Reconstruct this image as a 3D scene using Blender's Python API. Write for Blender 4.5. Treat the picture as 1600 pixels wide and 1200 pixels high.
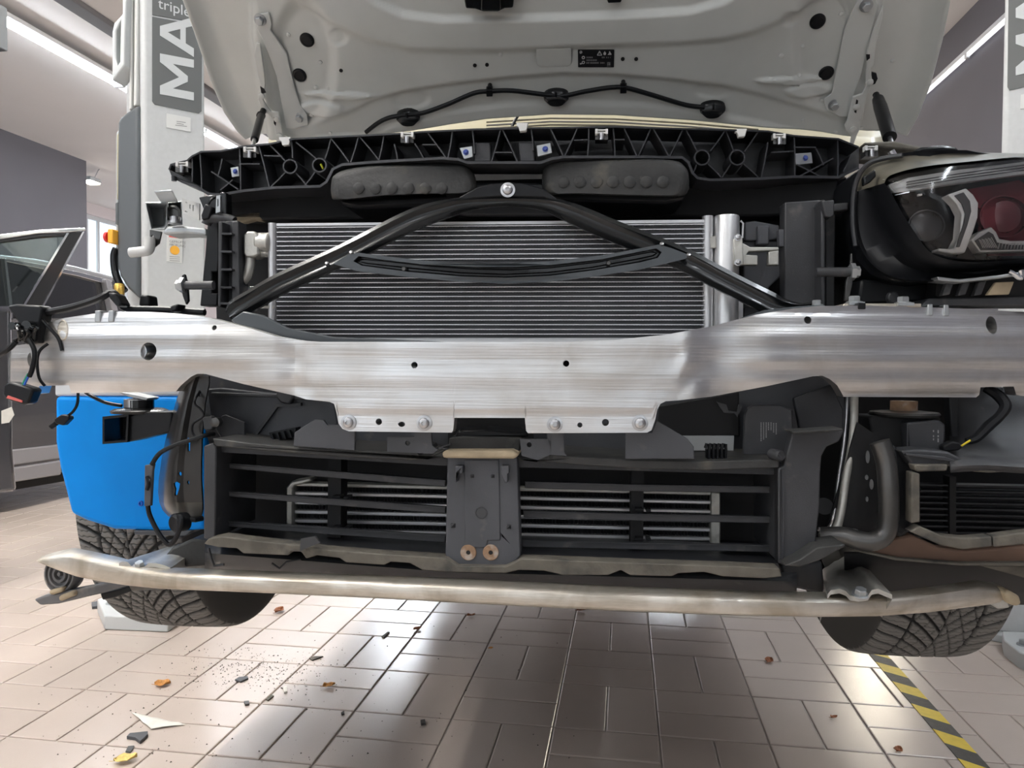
import bpy, bmesh, math, random
from math import sin, cos, pi, radians, tan, atan2, sqrt, exp
from mathutils import Vector, Matrix, Quaternion, geometry, noise
random.seed(7)
for o in list(bpy.data.objects): bpy.data.objects.remove(o)
SC = bpy.context.scene; COL = SC.collection
# ------------------------------------------------------------------ camera, world, exposure
F = 1150.0; H = 0.93
PITCH = math.atan(30/1150); ROLL = radians(0.33)
cam = bpy.data.cameras.new('camera'); cam.sensor_width = 36; cam.lens = 36*F/1600; cam.clip_start = 0.02
camo = bpy.data.objects.new('camera', cam); COL.objects.link(camo)
CM = Matrix.Rotation(radians(90)-PITCH, 4, 'X') @ Matrix.Rotation(ROLL, 4, 'Z')
camo.matrix_world = Matrix.Translation((0, 0, H)) @ CM
SC.camera = camo
R3 = CM.to_3x3(); EYE = Vector((0, 0, H))
wd = bpy.data.worlds.new('world'); SC.world = wd; wd.use_nodes = True
wd.node_tree.nodes['Background'].inputs[0].default_value = (0.75, 0.85, 1, 1)
wd.node_tree.nodes['Background'].inputs[1].default_value = 0.6
SC.view_settings.view_transform = 'Standard'; SC.view_settings.look = 'None'
SC.view_settings.gamma = 1; SC.view_settings.use_curve_mapping = False
SC.view_settings.exposure = 0.0
LED, LED_WARM, GATE_GLOW, FARWIN = 44.0, 24.0, 1.15, 0.8       # emission of the tubes, the warm lamps, the added gate panes, the far window
# ------------------------------------------------------------------ calibrated geometry helpers
D0 = 0.95; YAW = radians(5.5); RYAW = radians(8.7)
V = Vector((sin(YAW), cos(YAW), 0)); U = Vector((cos(YAW), -sin(YAW), 0)); Z = Vector((0, 0, 1))
RV = Vector((sin(RYAW), cos(RYAW), 0)); RU = Vector((cos(RYAW), -sin(RYAW), 0))
def ray(px, py): return R3 @ Vector(((px-800)/F, (600-py)/F, -1))
def P(px, py, c=0.0):                       # point of the car-aligned plane at depth c behind the bumper beam's front
    if callable(c): c = c(px, py)
    d = ray(px, py); return EYE + d*((D0+c)/d.dot(V))
def W(px, py, dist):                        # point at a distance along the room's depth
    d = ray(px, py); return EYE + d*(dist/d.y)
def G(px, py, z=0.0):                       # point on the floor
    d = ray(px, py); return EYE + d*((z-H)/d.z)
def PL(px, py, p0, n):                      # point on any plane
    d = ray(px, py); return EYE + d*((p0-EYE).dot(n)/d.dot(n))
def RM(l, d, z): return RU*l + RV*d + Z*z   # room coordinates
def CR(u, c, z): return U*u + V*(D0+c) + Z*z
def proj(p):
    q = R3.transposed() @ (p-EYE); return 800+F*q.x/-q.z, 600-F*q.y/-q.z
def lin(tab, x):
    if x <= tab[0][0]: return tab[0][1]
    for a, b in zip(tab, tab[1:]):
        if x <= b[0]: return a[1]+(b[1]-a[1])*(x-a[0])/max(1e-9, b[0]-a[0])
    return tab[-1][1]
def cr(pts, n=6, closed=False):             # Catmull-Rom through tuples or vectors
    pts = [Vector(p) for p in pts]; N = len(pts); out = []
    rng = range(N) if closed else range(N-1)
    for i in rng:
        g = (lambda k: pts[k % N]) if closed else (lambda k: pts[min(max(k, 0), N-1)])
        p0, p1, p2, p3 = g(i-1), g(i), g(i+1), g(i+2)
        for j in range(n):
            t = j/n
            out.append(0.5*((2*p1)+(p2-p0)*t+(2*p0-5*p1+4*p2-p3)*t*t+(3*p1-p0-3*p2+p3)*t**3))
    if not closed: out.append(pts[-1].copy())
    return out
def sm(t): t = min(1, max(0, t)); return t*t*(3-2*t)
# ------------------------------------------------------------------ mesh builder
class MB:
    def __init__(s): s.v = []; s.f = []; s.m = []; s.col = {}
    def add(s, vs, fs, mi=0):
        b = len(s.v); s.v += [Vector(v) for v in vs]; s.f += [tuple(i+b for i in f) for f in fs]; s.m += [mi]*len(fs); return s
    def prism(s, pts, off, holes=(), mi=0, flat=None):
        loops = [pts]+list(holes); n = sum(map(len, loops)); allp = [p for l in loops for p in l]
        if callable(off): back = [off(p) for p in allp]
        else: back = [p+off for p in allp]
        fs = []
        if holes:
            tri = geometry.tessellate_polygon([[Vector(p) for p in l] for l in (flat or loops)])
            fs += [tuple(t) for t in tri]+[tuple(i+n for i in reversed(t)) for t in tri]
        else:
            fs += [tuple(range(n)), tuple(range(2*n-1, n-1, -1))]
        b = 0
        for l in loops:
            k = len(l)
            for i in range(k):
                j = (i+1) % k; fs.append((b+i, b+j, b+j+n, b+i+n))
            b += k
        return s.add(allp+back, fs, mi)
    def px(s, out, c, th, holes=(), mi=0, sm_=0):          # outline in photo pixels at depth c, thickness th along the car
        if sm_: out = [tuple(p) for p in cr([(*p, 0) for p in out], sm_, True)]
        f3 = lambda l: [P(p[0], p[1], c) for p in l]
        return s.prism(f3(out), V*th, [f3(h) for h in holes], mi, [[(p[0], -p[1], 0) for p in l] for l in [out]+list(holes)])
    def box(s, o, a, b, c, mi=0):                        # corner o and three edge vectors
        vs = [o, o+a, o+a+b, o+b, o+c, o+a+c, o+a+b+c, o+b+c]
        return s.add(vs, [(0, 1, 2, 3), (7, 6, 5, 4), (0, 4, 5, 1), (1, 5, 6, 2), (2, 6, 7, 3), (3, 7, 4, 0)], mi)
    def cbox(s, ctr, a, b, c, mi=0): return s.box(ctr-a/2-b/2-c/2, a, b, c, mi)
    def pxbox(s, x0, y0, x1, y1, c, th, mi=0): return s.px([(x0, y0), (x1, y0), (x1, y1), (x0, y1)], c, th, mi=mi)
    def loft(s, rings, closed=True, caps=True, mi=0):
        n = len(rings[0]); vs = [p for r in rings for p in r]; fs = []
        for i in range(len(rings)-1):
            for j in range(n if closed else n-1):
                k = (j+1) % n; fs.append((i*n+j, i*n+k, (i+1)*n+k, (i+1)*n+j))
        if caps and closed: fs += [tuple(range(n-1, -1, -1)), tuple(range((len(rings)-1)*n, len(rings)*n))]
        return s.add(vs, fs, mi)
    def tube(s, pts, r, n=10, mi=0, flat=None, smooth=0):
        pts = [Vector(p) for p in pts]
        if smooth: pts = cr(pts, smooth)
        N = len(pts); rr = r if hasattr(r, '__len__') else [r]*N
        if len(rr) != N: rr = [lin([(i/(len(rr)-1), x) for i, x in enumerate(rr)], k/(N-1)) for k in range(N)]
        T = [(pts[min(i+1, N-1)]-pts[max(i-1, 0)]).normalized() for i in range(N)]
        a = T[0].orthogonal().normalized() if flat is None else (flat-T[0]*flat.dot(T[0])).normalized(); rings = []
        for i in range(N):
            a = a-T[i]*a.dot(T[i]); a = a.normalized() if a.length > 1e-6 else T[i].orthogonal().normalized(); b = T[i].cross(a)
            rings.append([pts[i]+(a*cos(2*pi*k/n)+b*sin(2*pi*k/n))*rr[i] for k in range(n)])
        return s.loft(rings, mi=mi)
    def sweep(s, pts, prof, up, mi=0, smooth=0, scale=None):  # 2-D profile (side, up) along a path
        pts = [Vector(p) for p in pts]
        if smooth: pts = cr(pts, smooth)
        N = len(pts); rings = []
        for i in range(N):
            t = (pts[min(i+1, N-1)]-pts[max(i-1, 0)]).normalized(); u = (up-t*up.dot(t)).normalized(); sd = t.cross(u)
            k = 1 if scale is None else scale(i/(N-1)); rings.append([pts[i]+sd*a*k+u*b*k for a, b in prof])
        return s.loft(rings, mi=mi)
    def cyl(s, p0, p1, r0, r1=None, n=20, mi=0): return s.tube([p0, p1], [r0, r0 if r1 is None else r1], n, mi)
    def lathe(s, o, ax, prof, n=24, mi=0):                 # prof: (radius, height)
        ax = ax.normalized(); a = ax.orthogonal().normalized(); b = ax.cross(a)
        return s.loft([[o+ax*h+(a*cos(2*pi*k/n)+b*sin(2*pi*k/n))*max(r, 1e-5) for k in range(n)] for r, h in prof], mi=mi)
    def grid(s, rows, mi=0): return s.loft(rows, closed=False, caps=False, mi=mi)
    def ribbon(s, pl, c, dep, w=1.6, closed=False, mi=0):   # thin wall standing on a pixel polyline
        pl = [Vector((p[0], p[1])) for p in pl]; n = len(pl); L = []; Rr = []
        for i in range(n):
            a = pl[(i-1) % n] if closed or i else pl[i]; b = pl[(i+1) % n] if closed or i < n-1 else pl[i]
            t = (b-a).normalized(); nn = Vector((-t.y, t.x))*w/2; L.append(pl[i]+nn); Rr.append(pl[i]-nn)
        rings = []
        for l, r in zip(L, Rr):
            q = [P(l.x, l.y, c), P(r.x, r.y, c)]; rings.append([q[0], q[1], q[1]+V*dep, q[0]+V*dep])
        if closed: rings.append(rings[0])
        return s.loft(rings, caps=not closed, mi=mi)
    def text(s, txt, o, ax, ay, size, mi=0, depth=0.0004, align='LEFT', sp=1.0, bold=0.0):
        cu = bpy.data.curves.new('t', 'FONT'); cu.body = txt; cu.size = size; cu.align_x = align; cu.extrude = depth; cu.space_character = sp; cu.offset = bold
        ob = bpy.data.objects.new('t', cu); COL.objects.link(ob); dg = bpy.context.evaluated_depsgraph_get(); me = bpy.data.meshes.new_from_object(ob.evaluated_get(dg))
        ax = ax.normalized(); ay = (ay-ax*ay.dot(ax)).normalized(); az = ax.cross(ay)
        s.add([o+ax*v.co.x+ay*v.co.y+az*v.co.z for v in me.vertices], [tuple(p.vertices) for p in me.polygons], mi)
        bpy.data.objects.remove(ob); bpy.data.curves.remove(cu); bpy.data.meshes.remove(me); return s
WL = {}
def mesh_of(mb, name, mats, ang=35, ctr=None, recalc=True):
    me = bpy.data.meshes.new(name)
    if ctr is None:
        lo = [min(v[i] for v in mb.v) for i in range(3)]; hi = [max(v[i] for v in mb.v) for i in range(3)]; ctr = Vector([(a+b)/2 for a, b in zip(lo, hi)])
    me.from_pydata([v-ctr for v in mb.v], [], mb.f)
    for m in (mats if isinstance(mats, (list, tuple)) else [mats]): me.materials.append(M[m] if isinstance(m, str) else m)
    me.polygons.foreach_set('material_index', mb.m)
    if recalc:
        bm = bmesh.new(); bm.from_mesh(me); bmesh.ops.recalc_face_normals(bm, faces=bm.faces); bm.to_mesh(me); bm.free()
    me.polygons.foreach_set('use_smooth', [True]*len(me.polygons))
    me.set_sharp_from_angle(angle=radians(ang)); me.update()
    return me, ctr
def put(name, me, loc, parent=None, rot=None, scale=None):
    o = bpy.data.objects.new(name, me); COL.objects.link(o); WL[o] = Vector(loc)
    if parent: o.parent = parent; o.location = Vector(loc)-WL[parent]
    else: o.location = loc
    if rot is not None: o.rotation_mode = 'QUATERNION'; o.rotation_quaternion = rot
    if scale: o.scale = (scale,)*3 if not hasattr(scale, '__len__') else scale
    return o
def part(mb, name, mats, parent=None, bevel=0, ang=35, recalc=True, seg=2):
    me, c = mesh_of(mb, name, mats, ang, recalc=recalc); o = put(name, me, c, parent)
    if bevel:
        b = o.modifiers.new('bevel', 'BEVEL'); b.width = bevel; b.segments = seg; b.limit_method = 'ANGLE'; b.angle_limit = radians(40); b.use_clamp_overlap = True
    return o
def empty(name, loc, parent=None):
    o = bpy.data.objects.new(name, None); COL.objects.link(o); WL[o] = Vector(loc); o.empty_display_size = .1
    o.parent = parent; o.location = Vector(loc)-(WL[parent] if parent else Vector()); return o
def tag(o, label=None, cat=None, group=None, kind=None):
    for k, v in (('label', label), ('category', cat), ('group', group), ('kind', kind)):
        if v: o[k] = v
    return o
def qdir(d): return Vector((0, 0, 1)).rotation_difference(Vector(d).normalized())
def inst(name, me, loc, d, parent, scale=1): return put(name, me, loc, parent, qdir(d), scale)
# ------------------------------------------------------------------ materials
M = {}
def mat(name, col, rough=.5, metal=0, var=0.0, vscale=30, bump=0, bscale=200, stretch=None, dirt=None, coat=0, spec=.5, emit=0, trans=0, ecol=None, rvar=0, objrand=0, sss=0, iso=None):
    m = bpy.data.materials.new(name); m.use_nodes = True; nt = m.node_tree; N = nt.nodes; L = nt.links; b = N['Principled BSDF']
    b.inputs['Base Color'].default_value = (*col, 1); b.inputs['Roughness'].default_value = rough; b.inputs['Metallic'].default_value = metal
    b.inputs['Specular IOR Level'].default_value = spec; b.inputs['Coat Weight'].default_value = coat; b.inputs['Transmission Weight'].default_value = trans
    if sss: b.inputs['Subsurface Weight'].default_value = sss; b.inputs['Subsurface Radius'].default_value = (.02, .03, .05)
    if emit: b.inputs['Emission Color'].default_value = (*(ecol or col), 1); b.inputs['Emission Strength'].default_value = emit
    if var or bump or dirt or rvar or objrand:
        tc = N.new('ShaderNodeNewGeometry'); mp = N.new('ShaderNodeMapping'); L.new(tc.outputs['Position'], mp.inputs['Vector'])
        if stretch: mp.inputs['Scale'].default_value = stretch
        def nz(sc, det=4):
            n = N.new('ShaderNodeTexNoise'); n.inputs['Scale'].default_value = sc; n.inputs['Detail'].default_value = det; L.new(mp.outputs['Vector'], n.inputs['Vector']); return n
        src = None
        if var:
            n = nz(vscale); r = N.new('ShaderNodeValToRGB'); r.color_ramp.elements[0].position = .3; r.color_ramp.elements[1].position = .7
            r.color_ramp.elements[0].color = (*[max(0, x*(1-var)) for x in col], 1); r.color_ramp.elements[1].color = (*[min(1, x*(1+var)) for x in col], 1)
            L.new(n.outputs[0], r.inputs[0]); src = r.outputs[0]
        if objrand:
            oi = N.new('ShaderNodeObjectInfo'); hs = N.new('ShaderNodeHueSaturation'); mr = N.new('ShaderNodeMapRange'); mr.inputs[3].default_value = 1-objrand; mr.inputs[4].default_value = 1+objrand
            L.new(oi.outputs['Random'], mr.inputs[0]); L.new(mr.outputs[0], hs.inputs['Value'])
            if src: L.new(src, hs.inputs['Color'])
            else: hs.inputs['Color'].default_value = (*col, 1)
            src = hs.outputs[0]
        if dirt:                                            # (colour, scale, threshold, width, metal_of_dirt)
            n2 = nz(dirt[1], 6); r2 = N.new('ShaderNodeMapRange'); r2.inputs[1].default_value = dirt[2]; r2.inputs[2].default_value = dirt[2]+dirt[3]
            L.new(n2.outputs[0], r2.inputs[0]); mx = N.new('ShaderNodeMix'); mx.data_type = 'RGBA'; L.new(r2.outputs[0], mx.inputs[0])
            if src: L.new(src, mx.inputs[6])
            else: mx.inputs[6].default_value = (*col, 1)
            mx.inputs[7].default_value = (*dirt[0], 1); src = mx.outputs[2]
            if len(dirt) > 4:
                mm = N.new('ShaderNodeMapRange'); mm.inputs[3].default_value = metal; mm.inputs[4].default_value = dirt[4]; L.new(r2.outputs[0], mm.inputs[0]); L.new(mm.outputs[0], b.inputs['Metallic'])
                mr2 = N.new('ShaderNodeMapRange'); mr2.inputs[3].default_value = rough; mr2.inputs[4].default_value = .75; L.new(r2.outputs[0], mr2.inputs[0]); L.new(mr2.outputs[0], b.inputs['Roughness'])
        if iso:                                             # smudges: (scale, darkest factor, tint)
            n5 = N.new('ShaderNodeTexNoise'); n5.inputs['Scale'].default_value = iso[0]; n5.inputs['Detail'].default_value = 8; n5.inputs['Distortion'].default_value = .6; L.new(tc.outputs['Position'], n5.inputs['Vector'])
            r5 = N.new('ShaderNodeValToRGB'); r5.color_ramp.elements[0].position = .36; r5.color_ramp.elements[1].position = .62; r5.color_ramp.elements[0].color = (*[iso[1]*k for k in iso[2]], 1); r5.color_ramp.elements[1].color = (1, 1, 1, 1); L.new(n5.outputs[0], r5.inputs[0])
            m5 = N.new('ShaderNodeMix'); m5.data_type = 'RGBA'; m5.blend_type = 'MULTIPLY'; m5.inputs[0].default_value = 1; L.new(r5.outputs[0], m5.inputs[7])
            if src: L.new(src, m5.inputs[6])
            else: m5.inputs[6].default_value = (*col, 1)
            src = m5.outputs[2]; q5 = N.new('ShaderNodeMapRange'); q5.inputs[1].default_value = .36; q5.inputs[2].default_value = .62; q5.inputs[3].default_value = rough+.14; q5.inputs[4].default_value = rough; L.new(n5.outputs[0], q5.inputs[0])
            L.new(q5.outputs[0], b.inputs['Roughness'])
        if src: L.new(src, b.inputs['Base Color'])
        if rvar:
            n4 = nz(vscale*2); mr = N.new('ShaderNodeMapRange'); mr.inputs[1].default_value = .3; mr.inputs[2].default_value = .7; mr.inputs[3].default_value = max(.02, rough-rvar); mr.inputs[4].default_value = min(1, rough+rvar); L.new(n4.outputs[0], mr.inputs[0]); L.new(mr.outputs[0], b.inputs['Roughness'])
        if bump:
            n3 = nz(bscale, 3); bp = N.new('ShaderNodeBump'); bp.inputs['Strength'].default_value = bump; bp.inputs['Distance'].default_value = .002; L.new(n3.outputs[0], bp.inputs['Height']); L.new(bp.outputs[0], b.inputs['Normal'])
    M[name] = m; return m
mat('car_white', (.63, .645, .615), .32, var=.05, vscale=8, coat=.25)
mat('hinge_white', (.68, .69, .66), .4)
mat('black_plastic', (.016, .017, .02), .42, var=.25, vscale=25, bump=.12, bscale=500, dirt=((.10, .095, .085), 18, .62, .25))
mat('rib_plastic', (.035, .036, .04), .4, var=.2, vscale=25)
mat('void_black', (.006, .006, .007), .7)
mat('dark_plastic', (.042, .043, .047), .5, var=.2, vscale=20, bump=.15, bscale=700, dirt=((.15, .14, .125), 30, .64, .2))
mat('grey_plastic', (.07, .073, .082), .55, var=.15, vscale=14, bump=.1, bscale=600, dirt=((.16, .15, .14), 40, .66, .2))
mat('dusty_plastic', (.12, .108, .088), .75, var=.3, vscale=30, bump=.3, bscale=300, dirt=((.045, .044, .042), 22, .55, .15))
mat('dusty_rubber', (.034, .034, .033), .6, var=.3, vscale=20, bump=.35, bscale=150, dirt=((.12, .11, .085), 26, .58, .25))
mat('gloss_black', (.008, .009, .010), .25, coat=.2, spec=.35, var=.2, vscale=12)
mat('satin_black', (.007, .0075, .009), .36, spec=.28, var=.2, vscale=20); mat('dust_film', (.12, .11, .085), .5, var=.3, vscale=30, dirt=((.08, .078, .07), 22, .55, .2)); mat('cabin_grey', (.09, .12, .11), .6)
mat('brace_grey', (.05, .058, .065), .35, coat=.2)
mat('alu_beam', (.76, .765, .77), .33, 1, iso=(9, .80, (1, .97, .93)), var=.05, vscale=14, bump=.25, bscale=60, stretch=(.12, .12, 6), dirt=((.33, .30, .25), 22, .58, .3, .6), rvar=0)
mat('alu_bar', (.70, .66, .59), .42, .85, iso=(14, .66, (1, .94, .85)), var=.12, vscale=16, bump=.3, bscale=120, stretch=(.3, .3, 3), dirt=((.42, .37, .29), 30, .60, .2, .2))
mat('alu_cast', (.55, .54, .5), .5, .75, var=.15, vscale=20, bump=.35, bscale=150, dirt=((.22, .2, .17), 18, .58, .2, .1))
mat('alu_plain', (.72, .72, .72), .36, .9, var=.06, vscale=30, bump=.1, bscale=300)
mat('alu_tube', (.66, .66, .67), .4, .75)
mat('fin_grey', (.17, .17, .18), .45, .6, var=.2, vscale=10)
mat('steel', (.55, .55, .56), .3, 1, var=.1, vscale=60)
mat('arm_black', (.03, .029, .028), .3, .35, coat=.3, var=.3, vscale=14); mat('steel_dark', (.10, .098, .095), .33, .8, var=.3, vscale=14, dirt=((.2, .15, .1), 24, .68, .15))
mat('zinc', (.46, .48, .49), .42, .8, var=.1, vscale=30)
mat('chrome', (.85, .86, .87), .08, 1)
mat('rust', (.33, .21, .13), .7, .3, var=.25, vscale=90, dirt=((.5, .46, .42), 60, .5, .2))
mat('tan_foam', (.42, .34, .23), .8, var=.15, vscale=40)
mat('mid_grey', (.15, .148, .15), .55, var=.15, vscale=20, dirt=((.3, .27, .22), 30, .6, .2)); mat('brown_tray', (.13, .075, .05), .6, var=.2, vscale=15)
mat('fluid_blue', (.0, .30, .92), .45, var=.10, vscale=5, spec=.2)
mat('tank_white', (.72, .75, .78), .4, var=.03)
mat('bolt_blue', (.06, .09, .3), .35, .6)
mat('yellow', (.75, .52, .03), .5); mat('yellow_bright', (.8, .75, .05), .4); mat('orange', (.85, .42, .04), .5)
mat('red', (.6, .03, .03), .4); mat('red_label', (.75, .16, .14), .5); mat('brass', (.65, .42, .1), .35, .8, var=.3, vscale=200)
mat('white_plastic', (.7, .7, .68), .45); mat('paper', (.72, .7, .64), .85, var=.08, vscale=30); mat('label_black', (.012, .012, .014), .35); mat('print_white', (.6, .6, .6), .6); mat('print_grey', (.26, .26, .26), .6)
mat('wire_blue', (.03, .12, .55), .4); mat('wire_green', (.05, .35, .2), .4); mat('wire_yellow', (.7, .55, .02), .4)
mat('red_reflection', (.16, .035, .045), .25, var=.2, vscale=25); mat('lens_dark', (.018, .02, .024), .2, var=.3, vscale=40)  # the red stands for a reflection on the headlight lens
mat('drl', (.85, .85, .83), .3, var=.1, vscale=60); mat('drl_dark', (.11, .11, .11), .35)
mat('cream', (.40, .365, .25), .3, var=.08, vscale=5)
mat('lift_grey', (.42, .44, .45), .4, var=.05, vscale=12, bump=.1, bscale=250); mat('lift_pale', (.58, .6, .6), .4)
mat('lift_face', (.56, .57, .57), .38, var=.03, vscale=60)
mat('lift_dark', (.09, .1, .108), .42); mat('panel_dark', (.12, .125, .122), .45)
mat('tape_black', (.035, .035, .035), .45, var=.3, vscale=60); mat('tape_yellow', (.72, .52, .04), .4, var=.08, vscale=60)
mat('tile', (.54, .46, .405), .18, var=.035, vscale=4, bump=.14, bscale=240, objrand=.03)
mat('grout', (.43, .375, .335), .7, var=.15, vscale=20)
mat('ceiling_paint', (.82, .79, .77), .8, var=.02, vscale=1); mat('wall_grey', (.125, .12, .135), .7, var=.03, vscale=2); mat('wall_pale', (.78, .71, .71), .8); mat('wall_back', (.5, .49, .48), .8)
mat('beam_grey', (.13, .125, .13), .6); mat('frame_white', (.7, .72, .74), .5)
mat('car_grey', (.10, .1, .11), .2, .6, coat=.8); mat('car_silver', (.34, .34, .36), .3, .6); mat('trim_black', (.015, .015, .016), .3, coat=.3)
mat('leaf_orange', (.5, .22, .05), .7, var=.3, vscale=200); mat('leaf_brown', (.26, .09, .035), .7, var=.3, vscale=200); mat('leaf_yellow', (.75, .55, .18), .7, var=.2, vscale=200)
mat('crumb', (.06, .055, .05), .8)
mat('led', (1, 1, 1), .5, emit=LED, ecol=(.86, .93, 1)); mat('led_dim', (1, 1, 1), .5, emit=1.3, ecol=(.92, .94, 1)); mat('led_soft', (1, 1, 1), .5, emit=LED*.5, ecol=(.9, .95, 1)); mat('led_key', (1, 1, 1), .5, emit=LED*3.0, ecol=(1, .97, .93)); mat('led_warm', (1, 1, 1), .5, emit=LED_WARM, ecol=(1, .9, .72)); mat('gate_glow', (.8, .9, 1), .3, emit=GATE_GLOW, ecol=(.93, .97, 1)); mat('far_pane', (.8, .9, 1), .3, emit=FARWIN, ecol=(.8, .93, 1))
def glass(name, tint, rough=.02, mixf=.12):               # thin pane: mostly clear, some mirror
    m = bpy.data.materials.new(name); m.use_nodes = True; nt = m.node_tree; nt.nodes.clear(); N = nt.nodes; L = nt.links
    o = N.new('ShaderNodeOutputMaterial'); t = N.new('ShaderNodeBsdfTransparent'); g = N.new('ShaderNodeBsdfGlossy'); mx = N.new('ShaderNodeMixShader'); fr = N.new('ShaderNodeFresnel')
    t.inputs[0].default_value = (*tint, 1); g.inputs['Roughness'].default_value = rough; fr.inputs[0].default_value = 1.5
    ad = N.new('ShaderNodeMath'); ad.operation = 'ADD'; ad.inputs[1].default_value = mixf; L.new(fr.outputs[0], ad.inputs[0]); L.new(ad.outputs[0], mx.inputs[0]); L.new(t.outputs[0], mx.inputs[1]); L.new(g.outputs[0], mx.inputs[2]); L.new(mx.outputs[0], o.inputs[0]); M[name] = m
glass('lamp_lens', (.97, .96, .96), .1, .0); glass('car_glass', (.42, .52, .5), .02, .22); glass('door_glass', (.72, .8, .78), .02, .05); glass('clear_pane', (.9, .95, 1), .02, .02)
# tyre rubber: a mesh attribute tells the dusty block tops from the clean groove bottoms
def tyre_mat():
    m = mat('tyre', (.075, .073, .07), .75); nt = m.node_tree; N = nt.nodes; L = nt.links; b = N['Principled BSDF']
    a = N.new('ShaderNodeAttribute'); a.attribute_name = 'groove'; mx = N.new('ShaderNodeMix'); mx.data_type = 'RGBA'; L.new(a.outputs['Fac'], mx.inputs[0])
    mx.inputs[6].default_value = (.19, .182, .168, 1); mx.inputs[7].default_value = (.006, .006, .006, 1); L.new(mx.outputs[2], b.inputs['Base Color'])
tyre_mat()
# ------------------------------------------------------------------ the room
CZ = H+3.0; LW, RW = -7.97, 2.83; BD, FD = -6.0, 15.5
def slab(name, pts, off, m): return tag(part(MB().prism(pts, off), name, m), kind='structure')
floor_o = tag(part(MB().prism([RM(LW-2, BD, -.004), RM(RW, BD, -.004), RM(RW, FD, -.004), RM(LW-2, FD, -.004)], Z*-.15), 'floor', 'grout'), kind='structure')
ceil_o = slab('ceiling', [RM(LW-2, BD, CZ), RM(RW, BD, CZ), RM(RW, FD, CZ), RM(LW-2, FD, CZ)], Z*.15, 'ceiling_paint')
slab('wall_right', [RM(RW, BD, 0), RM(RW, FD, 0), RM(RW, FD, CZ), RM(RW, BD, CZ)], RU*.2, 'wall_grey')
LWD = 9.97
slab('wall_left', [RM(LW, BD, 0), RM(LW, LWD, 0), RM(LW, LWD, CZ), RM(LW, BD, CZ)], RU*-.2, 'wall_grey')
def WS(px, py): return PL(px, py, RM(LW-2, 0, 0), RU)
wd0, wd1 = WS(131, 400).dot(RV), WS(205, 400).dot(RV); wz1, wz0 = WS(150, 337).z, WS(150, 480).z
mb = MB()
for a, b, z0, z1 in ((LWD, wd0, 0, CZ), (wd1, FD, 0, CZ), (wd0, wd1, wz1, CZ), (wd0, wd1, 0, wz0)): mb.box(RM(LW-2, a, z0), RV*(b-a), RU*-.2, Z*(z1-z0))
tag(part(mb, 'wall_side', 'wall_pale'), kind='structure')
slab('wall_far', [RM(LW-2, FD, 0), RM(RW, FD, 0), RM(RW, FD, CZ), RM(LW-2, FD, CZ)], RV*.2, 'wall_pale')
mb = MB(); t = .08
for a, b, z0, z1 in ((wd0, wd0+t*2.5, wz0, wz1), (wd1-t, wd1, wz0, wz1), (wd0, wd1, wz1-t, wz1), (wd0, wd1, wz0, wz0+t), (wd0+.45, wd0+.45+t*.7, wz0, wz1)): mb.box(RM(LW-2.06, a, z0), RV*(b-a), RU*-.07, Z*(z1-z0))
win = tag(part(mb, 'window_1', 'frame_white', bevel=.005), kind='structure')
part(MB().box(RM(LW-2.10, wd0+.05, wz0+.05), RV*(wd1-wd0-.1), RU*-.01, Z*(wz1-wz0-.1)), 'pane', 'far_pane', win)
# wall behind the photographer: glowing gate panes added to light the bare metal
mb = MB(); mb.box(RM(LW-2, BD, 0), RU*(RW-LW+2), RV*-.2, Z*.35).box(RM(LW-2, BD, 3.5), RU*(RW-LW+2), RV*-.2, Z*(CZ-3.5)).box(RM(-1.3, BD, .35), RU*(1.0), RV*-.2, Z*3.15).box(RM(2.7, BD, .35), RU*(RW-2.7), RV*-.2, Z*3.15).box(RM(LW-2, BD, .35), RU*2.2, RV*-.2, Z*3.15)
tag(part(mb, 'wall_near', 'wall_back'), kind='structure')
for n, (a, b) in enumerate(((LW+.2, -1.3), (-.3, 2.7))):
    g = MB(); k = 5 if n == 0 else 3; w = (b-a)/k
    for i in range(k+1): g.box(RM(a+i*w-.05, BD-.12, .35), RU*.1, RV*.08, Z*3.15)
    for j in range(5): g.box(RM(a, BD-.12, .35+j*3.05/4), RU*(b-a), RV*.08, Z*.1)
    go = tag(part(g, 'window_%d' % (n+2), 'beam_grey'), kind='structure')
    for i in range(k):
        for j in range(4): part(MB().box(RM(a+i*w+.05, BD-.1, .45+j*3.05/4), RU*(w-.1), RV*.02, Z*(3.05/4-.1)), 'pane', 'gate_glow', go)
# floor tiles in basket weave
S = .267; GJ = .0045; OL, OD = -.173, 2.398
def tile_mesh():
    a, b, h, q = S/2-GJ/2, S/4-GJ/2, .004, .0025; m = MB()
    r = lambda A, B, z: [Vector((A, B, z)), Vector((-A, B, z)), Vector((-A, -B, z)), Vector((A, -B, z))]
    m.loft([r(a, b, -.006), r(a, b, -q*.6), r(a-q, b-q, 0)], caps=False); m.f.append((11, 10, 9, 8)); m.m.append(0); return m
tm, _ = mesh_of(tile_mesh(), 'tile', 'tile', 8, ctr=Vector()); cells = []
for i in range(-24, 12):
    for j in range(-9, 24):
        along = (i+j) % 2 == 0
        for k in (-1, 1):
            l = OL+S*(i+.5)+(k*S/4 if along else 0); d = OD+S*(j+.5)+(0 if along else k*S/4)
            if not (LW+.1 < l < RW-.1 and d > .2): continue
            p = RM(l, d, 0); x, y = proj(p); vis = d > .6 and -60 < x < 1660 and 700 < y < 1290
            cells.append((0 if vis else 1, d, p, along, vis))
qa = Quaternion((0, 0, 1), pi/2-RYAW); qb = Quaternion((0, 0, 1), -RYAW); near = sorted([c for c in cells if c[4]], key=lambda c: c[1])[:300]; ids = set(id(c) for c in near); far = MB()
tb = tile_mesh()
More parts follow.
